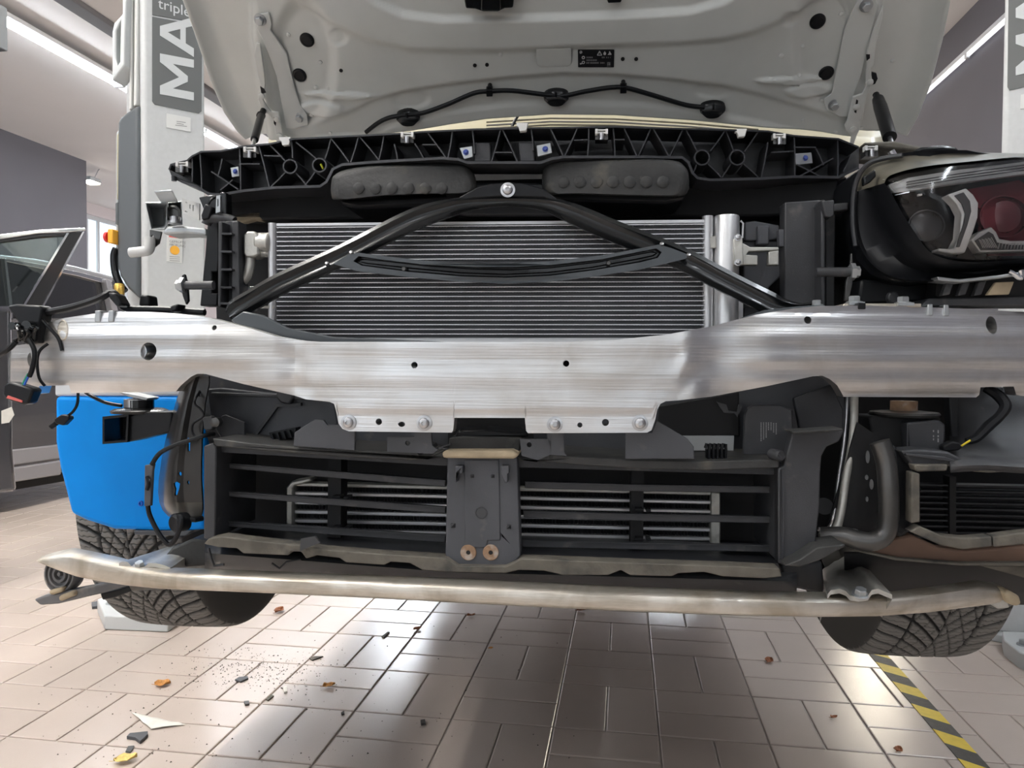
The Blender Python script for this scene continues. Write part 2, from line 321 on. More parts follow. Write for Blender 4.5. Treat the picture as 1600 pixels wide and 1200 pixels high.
for c in cells:
    q = qa if c[3] else qb; p = c[2]+Z*random.uniform(-.0003, .0002); tilt = Quaternion((1, 0, 0), random.uniform(-.0012, .0012)) @ Quaternion((0, 1, 0), random.uniform(-.0012, .0012))
    if id(c) in ids: put('tile', tm, p, floor_o, tilt @ q)
    else: far.add([tilt @ (q @ v)+p for v in tb.v], tb.f)
tag(part(far, 'tiles', 'tile', floor_o, ang=8), kind='stuff')
# LED strips and other luminaires
def strip(name, l, d0, d1, z, w=.07, em='led', label='', seg=1.5, group=None, hz=1.5):
    o = empty(name, RM(l, (d0+d1)/2, z)); tag(o, label, 'light', group or 'LED strip lamps of the workshop'); d = d0; k = 0
    h = MB().cbox(RM(l, (d0+d1)/2, z+.03), RU*(w*hz), RV*(d1-d0), Z*.04); part(h, 'housing', 'frame_white', o, bevel=.004)
    n = max(1, round((d1-d0)/seg)); L = (d1-d0)/n
    for i in range(n):
        m = MB().box(RM(l-w/2, d0+i*L+.02, z-.02), RU*w, RV*(L-.04), Z*.03); part(m, 'diffuser', em, o)
        c = MB().box(RM(l-w*.6, d0+i*L-.02, z-.03), RU*w*1.2, RV*.04, Z*.05); part(c, 'end_cap', 'frame_white', o)
    return o
strip('led_strip', -5.2, -5, 14.5, CZ-.12, .09, hz=1.6, label='long white LED strip on the ceiling behind the grey lift post with the orange sticker')
strip('led_strip', RW-.04, -5, 14, H+2.60, .022, 'led_dim', hz=1.1, label='thin LED strip along the dark wall behind the raised hood edge and headlight')
strip('led_strip', -4.0, 11.8, 14.8, CZ-.08, .5, label='ceiling LED lamp hidden behind the hood, mirrored in the wet tiles'); strip('led_strip', -2.15, -1.2, 5.2, CZ-.12, .09, 'led_key', label='ceiling LED strip over the gap between the grey car and the raised car')
strip('led_strip', .9, 13, 14.8, CZ-.08, .3, label='short ceiling LED lamp behind the car, mirrored in the tiles under the radiator')
wlm = empty('wall_floodlight', RM(RW-.1, 8.5, 2.4)); tag(wlm, 'warm floodlight on the dark wall behind the car, mirrored beside the hazard tape', 'light'); part(MB().cbox(RM(RW-.06, 8.5, 2.4), RU*.1, RV*1.5, Z*.62), 'housing', 'beam_grey', wlm, bevel=.01); part(MB().cbox(RM(RW-.12, 8.5, 2.4), RU*.03, RV*1.4, Z*.52), 'diffuser', 'led_warm', wlm)
strip('led_strip', -.9, -4.6, -1.2, CZ-.08, .08, 'led_soft', label='ceiling LED strip behind the photographer over the middle of the bay')
strip('led_strip', 1.95, -.5, 4.8, CZ-.12, .08, label='added unseen LED strip over the aisle, brightening the right floor and beam'); strip('led_strip', 1.5, -3.8, -.8, CZ-.08, .08, 'led_soft', label='ceiling LED strip behind the photographer near the dark wall')  # aisle strip is an added lamp that brightens the right side
# dark ceiling beam with a short hanger
bm_ = MB().box(RM(-4.64, -1, CZ-.05), RU*.16, RV*13, Z*.05); tag(part(bm_, 'ceiling_beam', 'beam_grey', bevel=.01), kind='structure'); 
tag(part(MB().box(RM(-4.48, 6.3, CZ-.05), RU*3.2, RV*.3, Z*.05), 'trim_1', 'beam_grey'), kind='structure')
# box hanging at the top left and the small wall lamp
p = W(-14, 70, 4.4); hb = empty('hanging_box', p); tag(hb, 'grey box hanging from the ceiling at the edge under the LED strip', 'box')
part(MB().cbox(p+Z*.13-RU*.1, RU*.24, RV*.2, Z*.26), 'box_body', 'lift_dark', hb, bevel=.006); part(MB().cyl(p+Z*.25-RU*.1, Vector((p.x, p.y, CZ))-RU*.1, .015), 'hanger_rod', 'steel', hb)
p = W(141, 281, 11.5); wl = empty('wall_lamp', p); tag(wl, 'small white lamp on a bracket at the corner of the dark wall', 'lamp')
part(MB().cbox(p, RU*.2, RV*.25, Z*.06), 'lamp_head', 'lift_grey', wl, bevel=.01); part(MB().cbox(p-Z*.04, RU*.17, RV*.22, Z*.02), 'diffuser', 'led_warm', wl); part(MB().tube([p+RU*.08+Z*.03, p+RU*.14+Z*.14, p+RU*.16+Z*.16], .008), 'bracket', 'steel', wl)
# pale ledge along the right wall
tag(part(MB().box(RM(RW-.32, 2.2, H+.92), RU*.32, RV*5, Z*.12), 'trim_2', 'lift_grey', bevel=.01), kind='structure')
# ------------------------------------------------------------------ lift posts
def ang_pt(px, p0, dvec):                                  # point along a horizontal line from p0 seen in pixel column px
    r = ray(px, 570); n = Vector((r.y, -r.x, 0)); t = (Vector((0, 0, 0))-p0).dot(n)/dvec.dot(n); return p0+dvec*t
def flat_h(v): return Vector((v.x, v.y, 0))
def post(name, label, px0, px1, dist, side):
    A = flat_h(W(px0, 570, dist)); dv = Vector((side*sin(radians(50)), cos(radians(50)), 0)); B = ang_pt(px1, A, dv); wv = B-A; nv = Vector((-side*cos(radians(50)), sin(radians(50)), 0))   # depth direction away from the viewer
    root = empty(name, A+wv/2+nv*.13); tag(root, label, 'lift', 'posts of the car lift')
    Hc = CZ-.25; e = wv.normalized(); w = wv.length
    pr = [A-e*.0, A+wv, A+wv+nv*.05, A+wv-e*.02+nv*.05, A+wv-e*.02+nv*.26, A+nv*.26, A-e*.012+nv*.22, A-e*.012+nv*.012]
    part(MB().prism([p+Z*.03 for p in pr], Z*Hc), 'column', 'lift_face', root, bevel=.008, seg=3)
    part(MB().prism([p+Z*.0 for p in (A-e*.03-nv*.03, A+wv+e*.06-nv*.03, A+wv+e*.06+nv*.36, A-e*.03+nv*.36)], Z*.028), 'base_plate', 'lift_pale', root, bevel=.004)
    return root, A, wv, nv, e, w
def rnd_prof(n=16, r=1): return [(r*cos(2*pi*i/n), r*sin(2*pi*i/n)) for i in range(n)]
def bolt_mesh(kind):
    m = MB(); o = Vector(); z = Vector((0, 0, 1))
    if kind == 'hex':
        m.lathe(o, z, [(0, 0), (.0085, 0), (.0085, .0016), (.0068, .0022)], 20); r = lambda k, R, h: Vector((R*cos(k*pi/3), R*sin(k*pi/3), h))
        m.loft([[r(k, .0062, .002) for k in range(6)], [r(k, .0062, .0068) for k in range(6)], [r(k, .0052, .0078) for k in range(6)]])
    elif kind == 'button':
        m.lathe(o, z, [(0, 0), (.0125, 0), (.0125, .0018), (.0088, .0022), (.0085, .004), (.0075, .0062), (.005, .0075), (.0032, .0078), (.0030, .0045), (0, .0045)], 24)
    elif kind == 'plug':
        m.lathe(o, z, [(0, -.002), (.0155, -.002), (.0160, .0005), (.0145, .0035), (.011, .0045), (.0105, .0032), (.004, .0034), (0, .0034)], 28)
    elif kind == 'rivet':
        m.lathe(o, z, [(0, -.001), (.0042, -.001), (.004, .0012), (.0025, .0019), (0, .0020)], 14)
    return m
hexbolt, _ = mesh_of(bolt_mesh('hex'), 'bolt', 'zinc', ctr=Vector()); button, _ = mesh_of(bolt_mesh('button'), 'bolt', 'steel', ctr=Vector())
plug, _ = mesh_of(bolt_mesh('plug'), 'rubber_plug', 'satin_black', ctr=Vector()); rivet, _ = mesh_of(bolt_mesh('rivet'), 'rivet', 'hinge_white', ctr=Vector())
boltblue, _ = mesh_of(bolt_mesh('hex'), 'bolt', 'bolt_blue', ctr=Vector())
lp, A, wv, nv, e, w = post('lift_post', 'pale grey lift post with orange inspection sticker and dark control cover, beside the grey car', 230, 322, 2.65, 1)
def LF(px, py, off=.002): return PL(px, py, A-nv*off, nv)
def lf_panel(mb, pts, off, th, mi=0, o=None): mb.prism([LF(x, y, off) for x, y in pts], nv*th, mi=mi)
mb = MB(); zt = LF(276, 0).z
pts = [(238, 26), (238, 158), (242, 163), (311, 177), (315, 174), (316, 40)]
lf_panel(mb, pts, .003, .004); lf_panel(mb, [(238, -60), (238, 23), (317, 37), (318, -40)], .003, .004)
LM = [(0, 0), (0, 1), (.18, 1), (.43, .44), (.68, 1), (.86, 1), (.86, 0), (.69, 0), (.69, .62), (.49, .18), (.37, .18), (.17, .62), (.17, 0)]
LA, LAH = [(.92, 0), (1.24, 1), (1.44, 1), (1.76, 0), (1.58, 0), (1.505, .24), (1.175, .24), (1.10, 0)], [(1.225, .40), (1.455, .40), (1.34, .77)]
def letters(mb, f, off):
    for o_, h_ in ((LM, []), (LA, [LAH])): mb.prism([f(a, b) for a, b in o_], off, [[f(a, b) for a, b in q] for q in h_], 1, [[(a, b, 0) for a, b in q] for q in [o_]+h_])
letters(mb, lambda a, b: LF(303-53*b, 157-10*b-74*a, .0045), nv*.001)
q0 = LF(247, 12, .0036); mb.text('triple', q0, e, Z, .052, 1, .0006)
part(mb, 'name_panel', ['panel_dark', 'lift_pale'], lp).data.shade_flat()
mb = MB(); lf_panel(mb, [(260, 177), (298, 184), (298, 206), (260, 199)], .003, .003); 
for i, (a, b) in enumerate(((276, 290), (276, 287), (274, 292))): lf_panel(mb, [(a, 189+i*3), (b, 191+i*3), (b, 192+i*3), (a, 190+i*3)], .0036, .001, 1)
part(mb, 'type_plate', ['white_plastic', 'print_grey'], lp)
mb = MB(); lf_panel(mb, [(261, 365), (285, 368), (284.5, 411), (260.5, 408)], .003, .003); lf_panel(mb, [(264, 366.5), (283, 369), (283, 373), (264, 370.5)], .0036, .001, 1)
for i, (a, b) in enumerate(((264, 283), (264, 283))): 
    q = LF(a+.5, 378.5+i*5.5, .0036); mb.text(('GEPRÜFTE', 'PRÜFUNG')[i], q, e, Z, .0125, 2, .0003)
oc = LF(273, 391, .004); mb.lathe(oc, -nv, [(0, 0), (.0165, 0), (.0165, .001), (0, .001)], 24, 3)
for i in range(3): lf_panel(mb, [(265, 400+i*3), (281, 401.5+i*3), (281, 402.3+i*3), (265, 400.8+i*3)], .0036, .001, 4)
part(mb, 'inspection_sticker', ['white_plastic', 'red_label', 'print_grey', 'orange', 'print_grey'], lp)
# control cover on the side of the post
def LC(px, py, off=0.): return PL(px, py, A-e*(.03+off)+nv*.05, RV)
def lprism(mb, pts, off, th, mi=0): mb.prism([LC(x, y)-RV*off for x, y in pts], RV*th, mi=mi)
mb = MB(); lprism(mb, [(222, 165), (200, 180), (193, 186), (189, 194), (188, 300), (188, 412), (192, 432), (205, 452), (222, 468)], .02, .16); part(mb, 'control_cover', 'lift_dark', lp, bevel=.012, seg=3)
mb = MB(); lprism(mb, [(189, 194), (183, 198), (178, 206), (177, 215), (177, 392), (181, 420), (190, 440), (205, 458), (206, 450), (194, 430), (190, 410), (189, 300)], -.01, .12); part(mb, 'side_cover', 'lift_grey', lp, bevel=.01)
mb = MB(); lprism(mb, [(182, 210), (187, 205), (187, 312), (182, 312)], .0, .04); part(mb, 'slot', 'cream', lp, bevel=.004)
mb = MB(); lprism(mb, [(180.5, 318), (184, 316), (184, 352), (180.5, 350)], .0, .04); part(mb, 'display', 'lift_dark', lp)
c = LC(185, 372); part(MB().cbox(c-RV*.02, RU*.02, RV*.05, Z*.05), 'switch_box', 'orange', lp, bevel=.004); part(MB().lathe(c-RU*.012-RV*.02, -RU, [(0, 0), (.01, 0), (.01, .008), (.019, .010), (.019, .020), (.014, .023), (0, .023)], 20), 'stop_button', 'red', lp)
part(MB().tube([LC(182, 388), LC(178, 400), LC(180, 425), LC(188, 445), LC(195, 455)], .013, 12, smooth=5), 'hose', 'gloss_black', lp)
c = LC(195, 455)-RV*.03; part(MB().lathe(c-Z*.022, Z, [(0, 0), (.014, 0), (.017, .006), (.017, .04), (.013, .046), (0, .046)], 16), 'brass_fitting', 'brass', lp); part(MB().cyl(c-Z*.05, c-Z*.022, .009), 'fitting_end', 'wire_blue', lp)
# white handle and rails on top left
mb = MB(); out = [(206, -60), (206, 32), (193, 46), (190, 60), (190, 135), (209, 110), (211, 30), (214, -60)]; hole = [(196, 57), (200, 50), (203, 44), (202, 105), (198, 111), (195.5, 100)]
f = lambda l: [LC(x, y)-RV*.05 for x, y in l]
mb.prism(f(out), RV*.07, [f(hole)], flat=[[(x, -y, 0) for x, y in l] for l in (out, hole)]); part(mb, 'carriage_handle', 'lift_pale', lp, bevel=.004)
mb = MB(); lprism(mb, [(209, -60), (213, -60), (211, 172), (207, 175)], .02, .03); lprism(mb, [(216, -60), (221, -60), (219, 166), (214, 169)], .02, .03); part(mb, 'guide_rail', 'white_plastic', lp, bevel=.004)
# white foot of the post on the floor
mb = MB(); mb.prism([G(152, 936, .05), G(163, 962, .05), G(262, 966, .05), G(300, 940, .05), G(180, 928, .05)], Z*-.049); part(mb, 'foot_block', 'lift_pale', lp, bevel=.004); inst('bolt', hexbolt, G(174, 943, .05), Z, lp, 2.2)
# right post
lp2, A2, wv2, nv2, e2, w2 = post('lift_post', 'pale grey lift post behind the headlight, cut off by the photo edge', 1563, 1650, 2.5, -1)
def RF(px, py, off=.003): return PL(px, py, A2-nv2*off, nv2)
mb = MB(); mb.prism([RF(x, y) for x, y in ((1576, -30), (1574, 136), (1577, 141), (1650, 124), (1652, -40))], nv2*.004)
letters(mb, lambda a, b: RF(1587+53*(1-b), 118-13*(1-b)-73*a, .0045), nv2*.001)
part(mb, 'name_panel', ['panel_dark', 'lift_pale'], lp2).data.shade_flat()
mb = MB(); mb.prism([RF(x, y) for x, y in ((1595, 148), (1594, 170), (1640, 164), (1641, 140))], nv2*.003); part(mb, 'type_plate', 'white_plastic', lp2)
mb = MB(); mb.prism([G(1566, 986, .05), G(1569, 1000, .05), G(1592, 1018, .05), G(1640, 1040, .05), G(1680, 990, .05)], Z*-.059); part(mb, 'foot_block', 'lift_pale', lp2, bevel=.004); inst('bolt', hexbolt, G(1599, 1008, .05), Z, lp2, 2.2)
# ------------------------------------------------------------------ the car being repaired
base = P(793, 570, 1.4); base.z = 0
car = empty('car', base); tag(car, 'white car raised on the lift, bumper removed, hood open', 'car')
# hood: a plane that rises 40 degrees towards the viewer, with stamped relief
HP0 = P(793, 208, .80); HT = (-V*cos(radians(40))+Z*sin(radians(40))).normalized(); HN = (-V*sin(radians(40))-Z*cos(radians(40))).normalized()   # HN faces down and forward
def PH(px, py, off=0.): return PL(px, py, HP0, HN)+HN*off
def edge_u(px, py): q = PH(px, py)-HP0; return q.dot(U), q.dot(HT)
EL = [edge_u(*p)[::-1] for p in ((385, 228), (372, 215), (352, 186), (330, 135), (303, 55), (283, 0))]; ER = [edge_u(*p)[::-1] for p in ((1398, 228), (1416, 215), (1440, 175), (1459, 125), (1476, 60), (1487, 0))]
cA = [(455, -30), (470, 8), (520, 35), (575, 60), (640, 76), (760, 78), (900, 72), (1060, 66), (1130, 60), (1180, 48), (1240, 22), (1290, -5), (1330, -40)]
cA2 = [(540, -30), (590, 2), (630, 20), (690, 28), (800, 27), (1000, 20), (1080, 14), (1130, 0), (1180, -30)]
cB = [(480, 200), (540, 180), (580, 160), (625, 146), (700, 134), (800, 123), (880, 117), (960, 119), (1050, 127), (1130, 136), (1190, 150), (1290, 180), (1350, 200)]
cC = [(560, 215), (640, 190), (720, 175), (800, 165), (900, 163), (1000, 166), (1100, 178), (1180, 192), (1260, 212)]
def bump(x, y, cx, cy, rx, ry): d = sqrt(((x-cx)/rx)**2+((y-cy)/ry)**2); return sm((1.25-d)/.4)
def hood_h(x, y):
    h = 0
    if 440 < x < 1345: h += .012*sm((lin(cA, x)-y)/16+.5)
    if 530 < x < 1190: h -= .014*sm((lin(cA2, x)-y)/10+.5)
    w = sm((x-470)/60)*sm((1340-x)/60)
    h -= .010*w*sm((y-lin(cB, x))/12+.5)
    h += .007*w*sm((y-lin(cC, x))/10+.5)
    # hinge pads, dimples and drains
    for sx in (0, 1):
        X = (lambda a: a) if not sx else (lambda a: 1764-a)
        dy = -30 if sx else 0
        d = abs(x-X(470)); h -= .011*bump(x, y, X(474), 100+dy, 44, 92)
        h += .009*bump(x, y, X(500), 172+dy, 34, 10) - .006*bump(x, y, X(528), 58+dy, 12, 12)
        h += .008*bump(x, y, X(528), 150+dy*.8, 50, 5)
    h -= .004*bump(x, y, 640, 160, 26, 12)+.004*bump(x, y, 1115, 146, 26, 10)+.003*bump(x, y, 864, 90, 26, 12)
    # outer flanges beyond the hinge line drop back
    h -= .030*sm((398-x+max(0, (y-60))*.16)/14)+.030*sm((x-1373+max(0, (y-20))*.2)/12)
    return h
def PHS(px, py, off=0.): return PH(px, py, off+hood_h(px, py))
rear = [(360, 222), (400, 220), (445, 219), (560, 215), (640, 206), (700, 196), (760, 187), (860, 180), (960, 181), (1080, 189), (1200, 201), (1300, 211), (1360, 216), (1430, 216)]
RS = [edge_u(*p) for p in rear]
rows = []; NU = 230; s0 = EL[0][0]; s1 = EL[-1][0]; sv = [s0+(s1-s0)*i/90 for i in range(91)]+[s1+.03*i*(1+i*.02) for i in range(1, 22)]
for s_ in sv:
    a, b = lin(EL, s_), lin(ER, s_); row = []
    for j in range(NU+1):
        u = a+(b-a)*j/NU; s2 = s_ if s_ >= s1 else s1+(s_-s1)*(s1-lin(RS, u))/(s1-s0); p = HP0+U*u+HT*s2; x, y = proj(p)
        e_ = min(j, NU-j)/NU; curl = .022*max(0, 1-e_/.03)**2
        row.append(p+HN*((hood_h(x, y) if y > -60 else hood_h(x, -60)*max(0, 1+(y+60)/400))+curl))
    rows.append(row)
hb = MB().grid(rows); me, c = mesh_of(hb, 'hood', 'car_white', 60)
hood = put('hood', me, c, car); sd = hood.modifiers.new('solid', 'SOLIDIFY'); sd.thickness = .004; sd.offset = -1 if me.polygons[1000].normal.dot(HN) > 0 else 1
# outer skin of the hood above the inner panel
rows2 = [[p-HN*(.032+.02*sin(pi*i/len(rows))*sin(pi*j/NU)) for j, p in enumerate(r) if j % 10 == 0] for i, r in enumerate(rows) if i % 5 == 0]
part(MB().grid(rows2), 'outer_skin', 'car_white', hood)
for x, y in ((478, 66), (466.5, 121), (1279, 37), (1292.5, 118)): inst('rubber_plug', plug, PHS(x, y, .001), HN, hood, 1)
for x, y in ((449, 58), (499, 101), (511, 141), (486, 181), (492, 140), (1316, 25), (1256, 76), (1249, 119), (1284, 160), (1256, 192), (1307, 208), (1400, 106), (1350, 212), (515, 211), (782, 85), (1221, 87)): inst('rivet', rivet, PHS(x, y, .0005), HN, hood, 1.1)
for x, y in ((533, 110), (742, 102), (761, 101), (973, 92), (994, 92)): part(MB().lathe(PHS(x, y, .0008), HN, [(0, 0), (.0032, 0), (.0032, .0008), (.0042, .0008), (.0042, -.001), (0, -.001)], 14), 'hole', 'void_black', hood)
# washer hose, nozzles and clips
hose = [(572, 206), (590, 192), (606, 184), (625, 180), (660, 176), (700, 162), (740, 145), (765, 142), (800, 141), (850, 147), (880, 149), (915, 142), (955, 136), (980, 137), (1020, 148), (1070, 163), (1100, 167)]
part(MB().tube([PHS(x, y, .012) for x, y in hose], .0052, 12, smooth=5), 'washer_hose', 'satin_black', hood)
for x, y in ((637, 180), (869, 148), (1114, 167)):
    o = PHS(x, y, .002); m = MB(); rg = []
    for k, (h, a, b) in enumerate(((-.004, .027, .012), (.006, .029, .0125), (.012, .028, .0115), (.018, .021, .008), (.020, .016, .006))): rg.append([o+HN*h+(U*cos(2*pi*i/20)*a*(1 if k < 3 else 1))+HT*(sin(2*pi*i/20)*b-(.004*k)) for i in range(20)])
    m.loft(rg); m.cbox(o+HN*.015+HT*.005, U*.004, HT*.012, HN*.006); part(m, 'nozzle', 'gloss_black', hood, ang=45)
for x, y in ((765, 139), (974, 134)): part(MB().cbox(PHS(x, y+3, .012), U*.014, HT*.016, HN*.018).cyl(PHS(x, y-3, 0), PHS(x, y-3, .016), .005), 'hose_clip', 'satin_black', hood, bevel=.001)
# label
mb = MB(); lx0, ly0, lx1, ly1 = 903, 77, 959.5, 104.5
L_ = lambda x, y, off=.0015: PH(lx0+(x-85)/1270*(lx1-lx0), ly0+(y-165)/620*(ly1-ly0), off)
def lpoly(pts, off=.0016, mi=1): mb.prism([L_(x, y, off) for x, y in pts], HN*.0002, mi=mi)
mb.prism([L_(*p, .0008) for p in ((100, 165), (1340, 165), (1360, 185), (1350, 770), (1330, 790), (110, 790), (90, 770), (85, 185))], HN*.0006)
def ring(cx, cy, r, r2, off=.0016): 
    n = 18; o_ = [L_(cx+r*cos(2*pi*i/n), cy+r*sin(2*pi*i/n), off) for i in range(n)]; i_ = [L_(cx+r2*cos(2*pi*i/n), cy+r2*sin(2*pi*i/n), off) for i in range(n)]
    mb.loft([o_, i_], caps=False, mi=1)
ring(190, 255, 48, 32); lpoly([(150, 290), (215, 220), (230, 235), (165, 305)])
for a, b in (((845, 215), (765, 360)), ((765, 360), (925, 360)), ((925, 360), (845, 215))):
    dx, dy = b[0]-a[0], b[1]-a[1]; l = sqrt(dx*dx+dy*dy); nx, ny = -dy/l*12, dx/l*12; lpoly([(a[0]-nx, a[1]-ny), (b[0]-nx, b[1]-ny), (b[0]+nx, b[1]+ny), (a[0]+nx, a[1]+ny)])
lpoly([(835, 265), (855, 265), (850, 315), (840, 315)]); lpoly([(1025, 215), (1075, 290), (1065, 345), (1025, 358), (985, 345), (978, 290)]); lpoly([(1200, 215), (1225, 260), (1265, 320), (1255, 350), (1190, 350), (1125, 345), (1175, 290), (1180, 240)])
ring(275, 445, 58, 30); ring(275, 615, 55, 32); lpoly([(150, 640), (230, 640), (230, 670), (160, 690)])
tu = (L_(600, 400)-L_(100, 400)).length/500
for t_, x, y, s_ in (('R1234yf', 375, 465, 80), ('PAG 0.59kg', 375, 560, 80), ('SAE J639 J2842 J2845', 375, 655, 74), ('GWP 4', 920, 465, 80)): pass
for x0, x1, y, h_ in ((380, 615, 440, 55), (380, 770, 535, 55), (380, 490, 630, 55), (520, 830, 630, 55), (870, 1025, 630, 55), (925, 1035, 440, 55), (1085, 1105, 440, 45), (1145, 1190, 440, 50), (1215, 1250, 440, 45), (1100, 1235, 742, 24)):
    x = x0
    while x < x1-14: ww = random.choice((16, 22, 26)); lpoly([(x+4, y-h_/2), (x+ww, y-h_/2), (x+ww-3, y+h_/2), (x, y+h_/2)], mi=2); x += ww+9
lpoly([(1115, 605), (1225, 605), (1225, 625), (1115, 625)], mi=2); lpoly([(1115, 640), (1150, 640), (1150, 710), (1115, 710)], mi=2); lpoly([(1165, 640), (1225, 640), (1225, 710), (1165, 710)], mi=2)
part(mb, 'warning_label', ['label_black', 'print_white', 'print_grey'], hood)
part(MB().prism([PHS(x, y, .0) for x, y in ((838, 74), (892, 73), (893, 98), (888, 103), (844, 104), (839, 100))], HN*.0016), 'pad', 'car_white', hood, bevel=.0008)
# latch striker plate at the top
mb = MB(); mb.prism([PH(x, y, .0) for x, y in ((724, -30), (730, 3), (745, 4), (757, 8), (780, 8), (790, 3), (803, 2), (806, -30))], HN*.03); mb.prism([PH(x, y, .02) for x, y in ((755, -40), (755, 0), (785, 0), (785, -40))], HN*.03); part(mb, 'latch_striker', 'gloss_black', hood, bevel=.003)
part(MB().prism([PH(x, y, .0) for x, y in ((946, -12), (950, 1), (970, 0), (974, -12))], HN*.012), 'rubber_buffer', 'satin_black', hood, bevel=.002)
# hinge reinforcement plates with bolts, hinge arms, gas struts
for sx in (0, 1):
    T = [(405, 20), (421, 17), (426, 35), (424, 45), (447, 85), (460, 140), (468, 165), (480, 178), (482, 195), (460, 200), (448, 198), (432, 120), (412, 60), (402, 42)] if not sx else [(1345, -14), (1366, -10), (1371, 5), (1358, 60), (1346, 110), (1335, 140), (1326, 180), (1310, 180), (1300, 174), (1290, 170), (1288, 156), (1300, 148), (1302, 138), (1312, 90), (1320, 50), (1330, 20)]
    hp = part(MB().prism([PHS(x, y, .003) for x, y in T], HN*.004), 'hinge_plate', 'hinge_white', hood, bevel=.0015)
    for x, y in (((408, 28), (468, 184)) if not sx else ((1352, 6), (1303, 163))): inst('bolt', hexbolt, PHS(x, y, .007), HN, hp, 1.5)
    X = [(404, 60), (410, 62), (416, 105), (418, 125), (414, 150), (420, 160), (427, 168), (438, 170), (446, 205), (456, 212), (457, 222), (448, 229), (436, 224), (433, 200), (428, 178), (421, 172), (412, 165), (406, 148), (411, 128), (406, 112), (400, 80)] if not sx else [(1376, 2), (1378, 12), (1368, 50), (1364, 75), (1362, 95), (1357, 100), (1360, 120), (1356, 135), (1351, 142), (1345, 180), (1340, 182), (1341, 195), (1336, 205), (1330, 224), (1324, 222), (1328, 205), (1320, 198), (1317, 190), (1322, 180), (1330, 145), (1345, 140), (1351, 128), (1350, 112), (1352, 98), (1352, 72), (1362, 40)]
    hg = part(MB().prism([PH(x, y, .012) for x, y in X], HN*.006), 'hood_hinge', 'hinge_white', car, bevel=.0015)
    for x, y in (((412, 143), (436, 180), (440, 205)) if not sx else ((1356, 122), (1335, 160), (1330, 195))): inst('bolt', rivet, PH(x, y, .018), HN, hg, 1.8)
    for pts in (((((410, 128), (416, 132), (419, 138), (412, 140)), ((431, 176), (435, 182), (434, 190), (431, 186)))) if not sx else (((1350, 78), (1356, 78), (1356, 84), (1351, 88)), ((1335, 148), (1338, 150), (1335, 170), (1332, 168)))): part(MB().prism([PH(x, y, .0175) for x, y in pts], HN*.0012), 'slot', 'void_black', hg)
    a, b = (PH(415, 166, .035), P(393, 235, .55)) if not sx else (PH(1366, 142, .035), P(1398, 240, .55))
    g = part(MB().tube([a, a.lerp(b, .12), a.lerp(b, .13), a.lerp(b, .72), a.lerp(b, .73)], [.012, .013, .0135, .0135, .006] if sx else [.008, .008, .0085, .0085, .005], 14), 'gas_strut', 'satin_black', car)
    part(MB().cyl(a.lerp(b, .70), b, .0045, n=10), 'piston_rod', 'steel', g); part(MB().lathe(a, HN, [(0, -.02), (.007, -.02), (.007, .0), (.010, .002), (.010, .008), (0, .01)], 14), 'ball_joint', 'satin_black', g)
part(MB().prism([PH(x, y, .004) for x, y in ((1361, 110), (1368, 112), (1370, 120), (1366, 128), (1360, 130))], HN*.004), 'rubber_plug', 'satin_black', hood)
# windscreen below the hood's rear edge, the ceiling's reflection painted in cream
mb = MB(); rows = []
for x in range(420, 1400, 20):
    yt = lin([(420, 215), (560, 214), (640, 205), (700, 195), (760, 186), (860, 179), (960, 180), (1080, 188), (1200, 200), (1400, 212)], x); rows.append([P(x, yt-3, 1.05), P(x, yt+9, .98), P(x, yt+20, .94), P(x, yt+40, .90)])
part(mb.grid(rows), 'windscreen_reflection', 'cream', car).modifiers.new('s', 'SOLIDIFY').thickness = .004
for k in range(4):
    pts = [P(x, lin([(560, 214), (640, 207), (700, 199), (760, 190), (860, 184), (960, 185), (1080, 192), (1200, 203)], x)+k*5+1, .955-.018*k) for x in range(760, 1190, 25)]
    part(MB().tube(pts, .0022, 6), 'reflection_stripe', 'mid_grey' if k % 2 else 'dust_film', car)  # stripes of the ceiling reflection, built as thin rods
part(MB().tube([P(x, y, .93) for x, y in ((796, 206), (801, 196), (806, 186), (812, 176))], .004, 8), 'wiper_arm', 'satin_black', car)
# ------------------------------------------------------------------ upper front panel with ribs
cF = lambda x, y=0: .10+.13*((x-793)/530)**2
top = [(264, 265), (267, 257), (275, 255), (292, 251), (300, 244), (314, 237), (345, 236), (384, 228), (420, 225), (458, 217), (560, 212), (620, 209), (660, 206), (740, 202), (830, 200), (960, 198), (1060, 201), (1140, 203), (1200, 205), (1240, 212), (1310, 217), (1342, 230)]
bot = [(1342, 262), (1325, 270), (1310, 277), (1240, 276), (1190, 279), (1110, 281), (1090, 278), (1082, 270), (1076, 254), (1066, 246), (1000, 245), (880, 245), (862, 248), (845, 254), (730, 254), (716, 249), (690, 247), (600, 252), (535, 257), (520, 264), (510, 284), (500, 291), (430, 293), (380, 298), (345, 304), (325, 303), (308, 292), (285, 284), (268, 275)]
fp = part(MB().px(top+bot, lambda x, y: cF(x)+.055, .004), 'front_panel', 'black_plastic', car)
part(MB().ribbon(top, cF, .058, 2.6), 'upper_flange', 'black_plastic', fp); part(MB().ribbon(bot, cF, .058, 4), 'lower_flange', 'rib_plastic', fp)
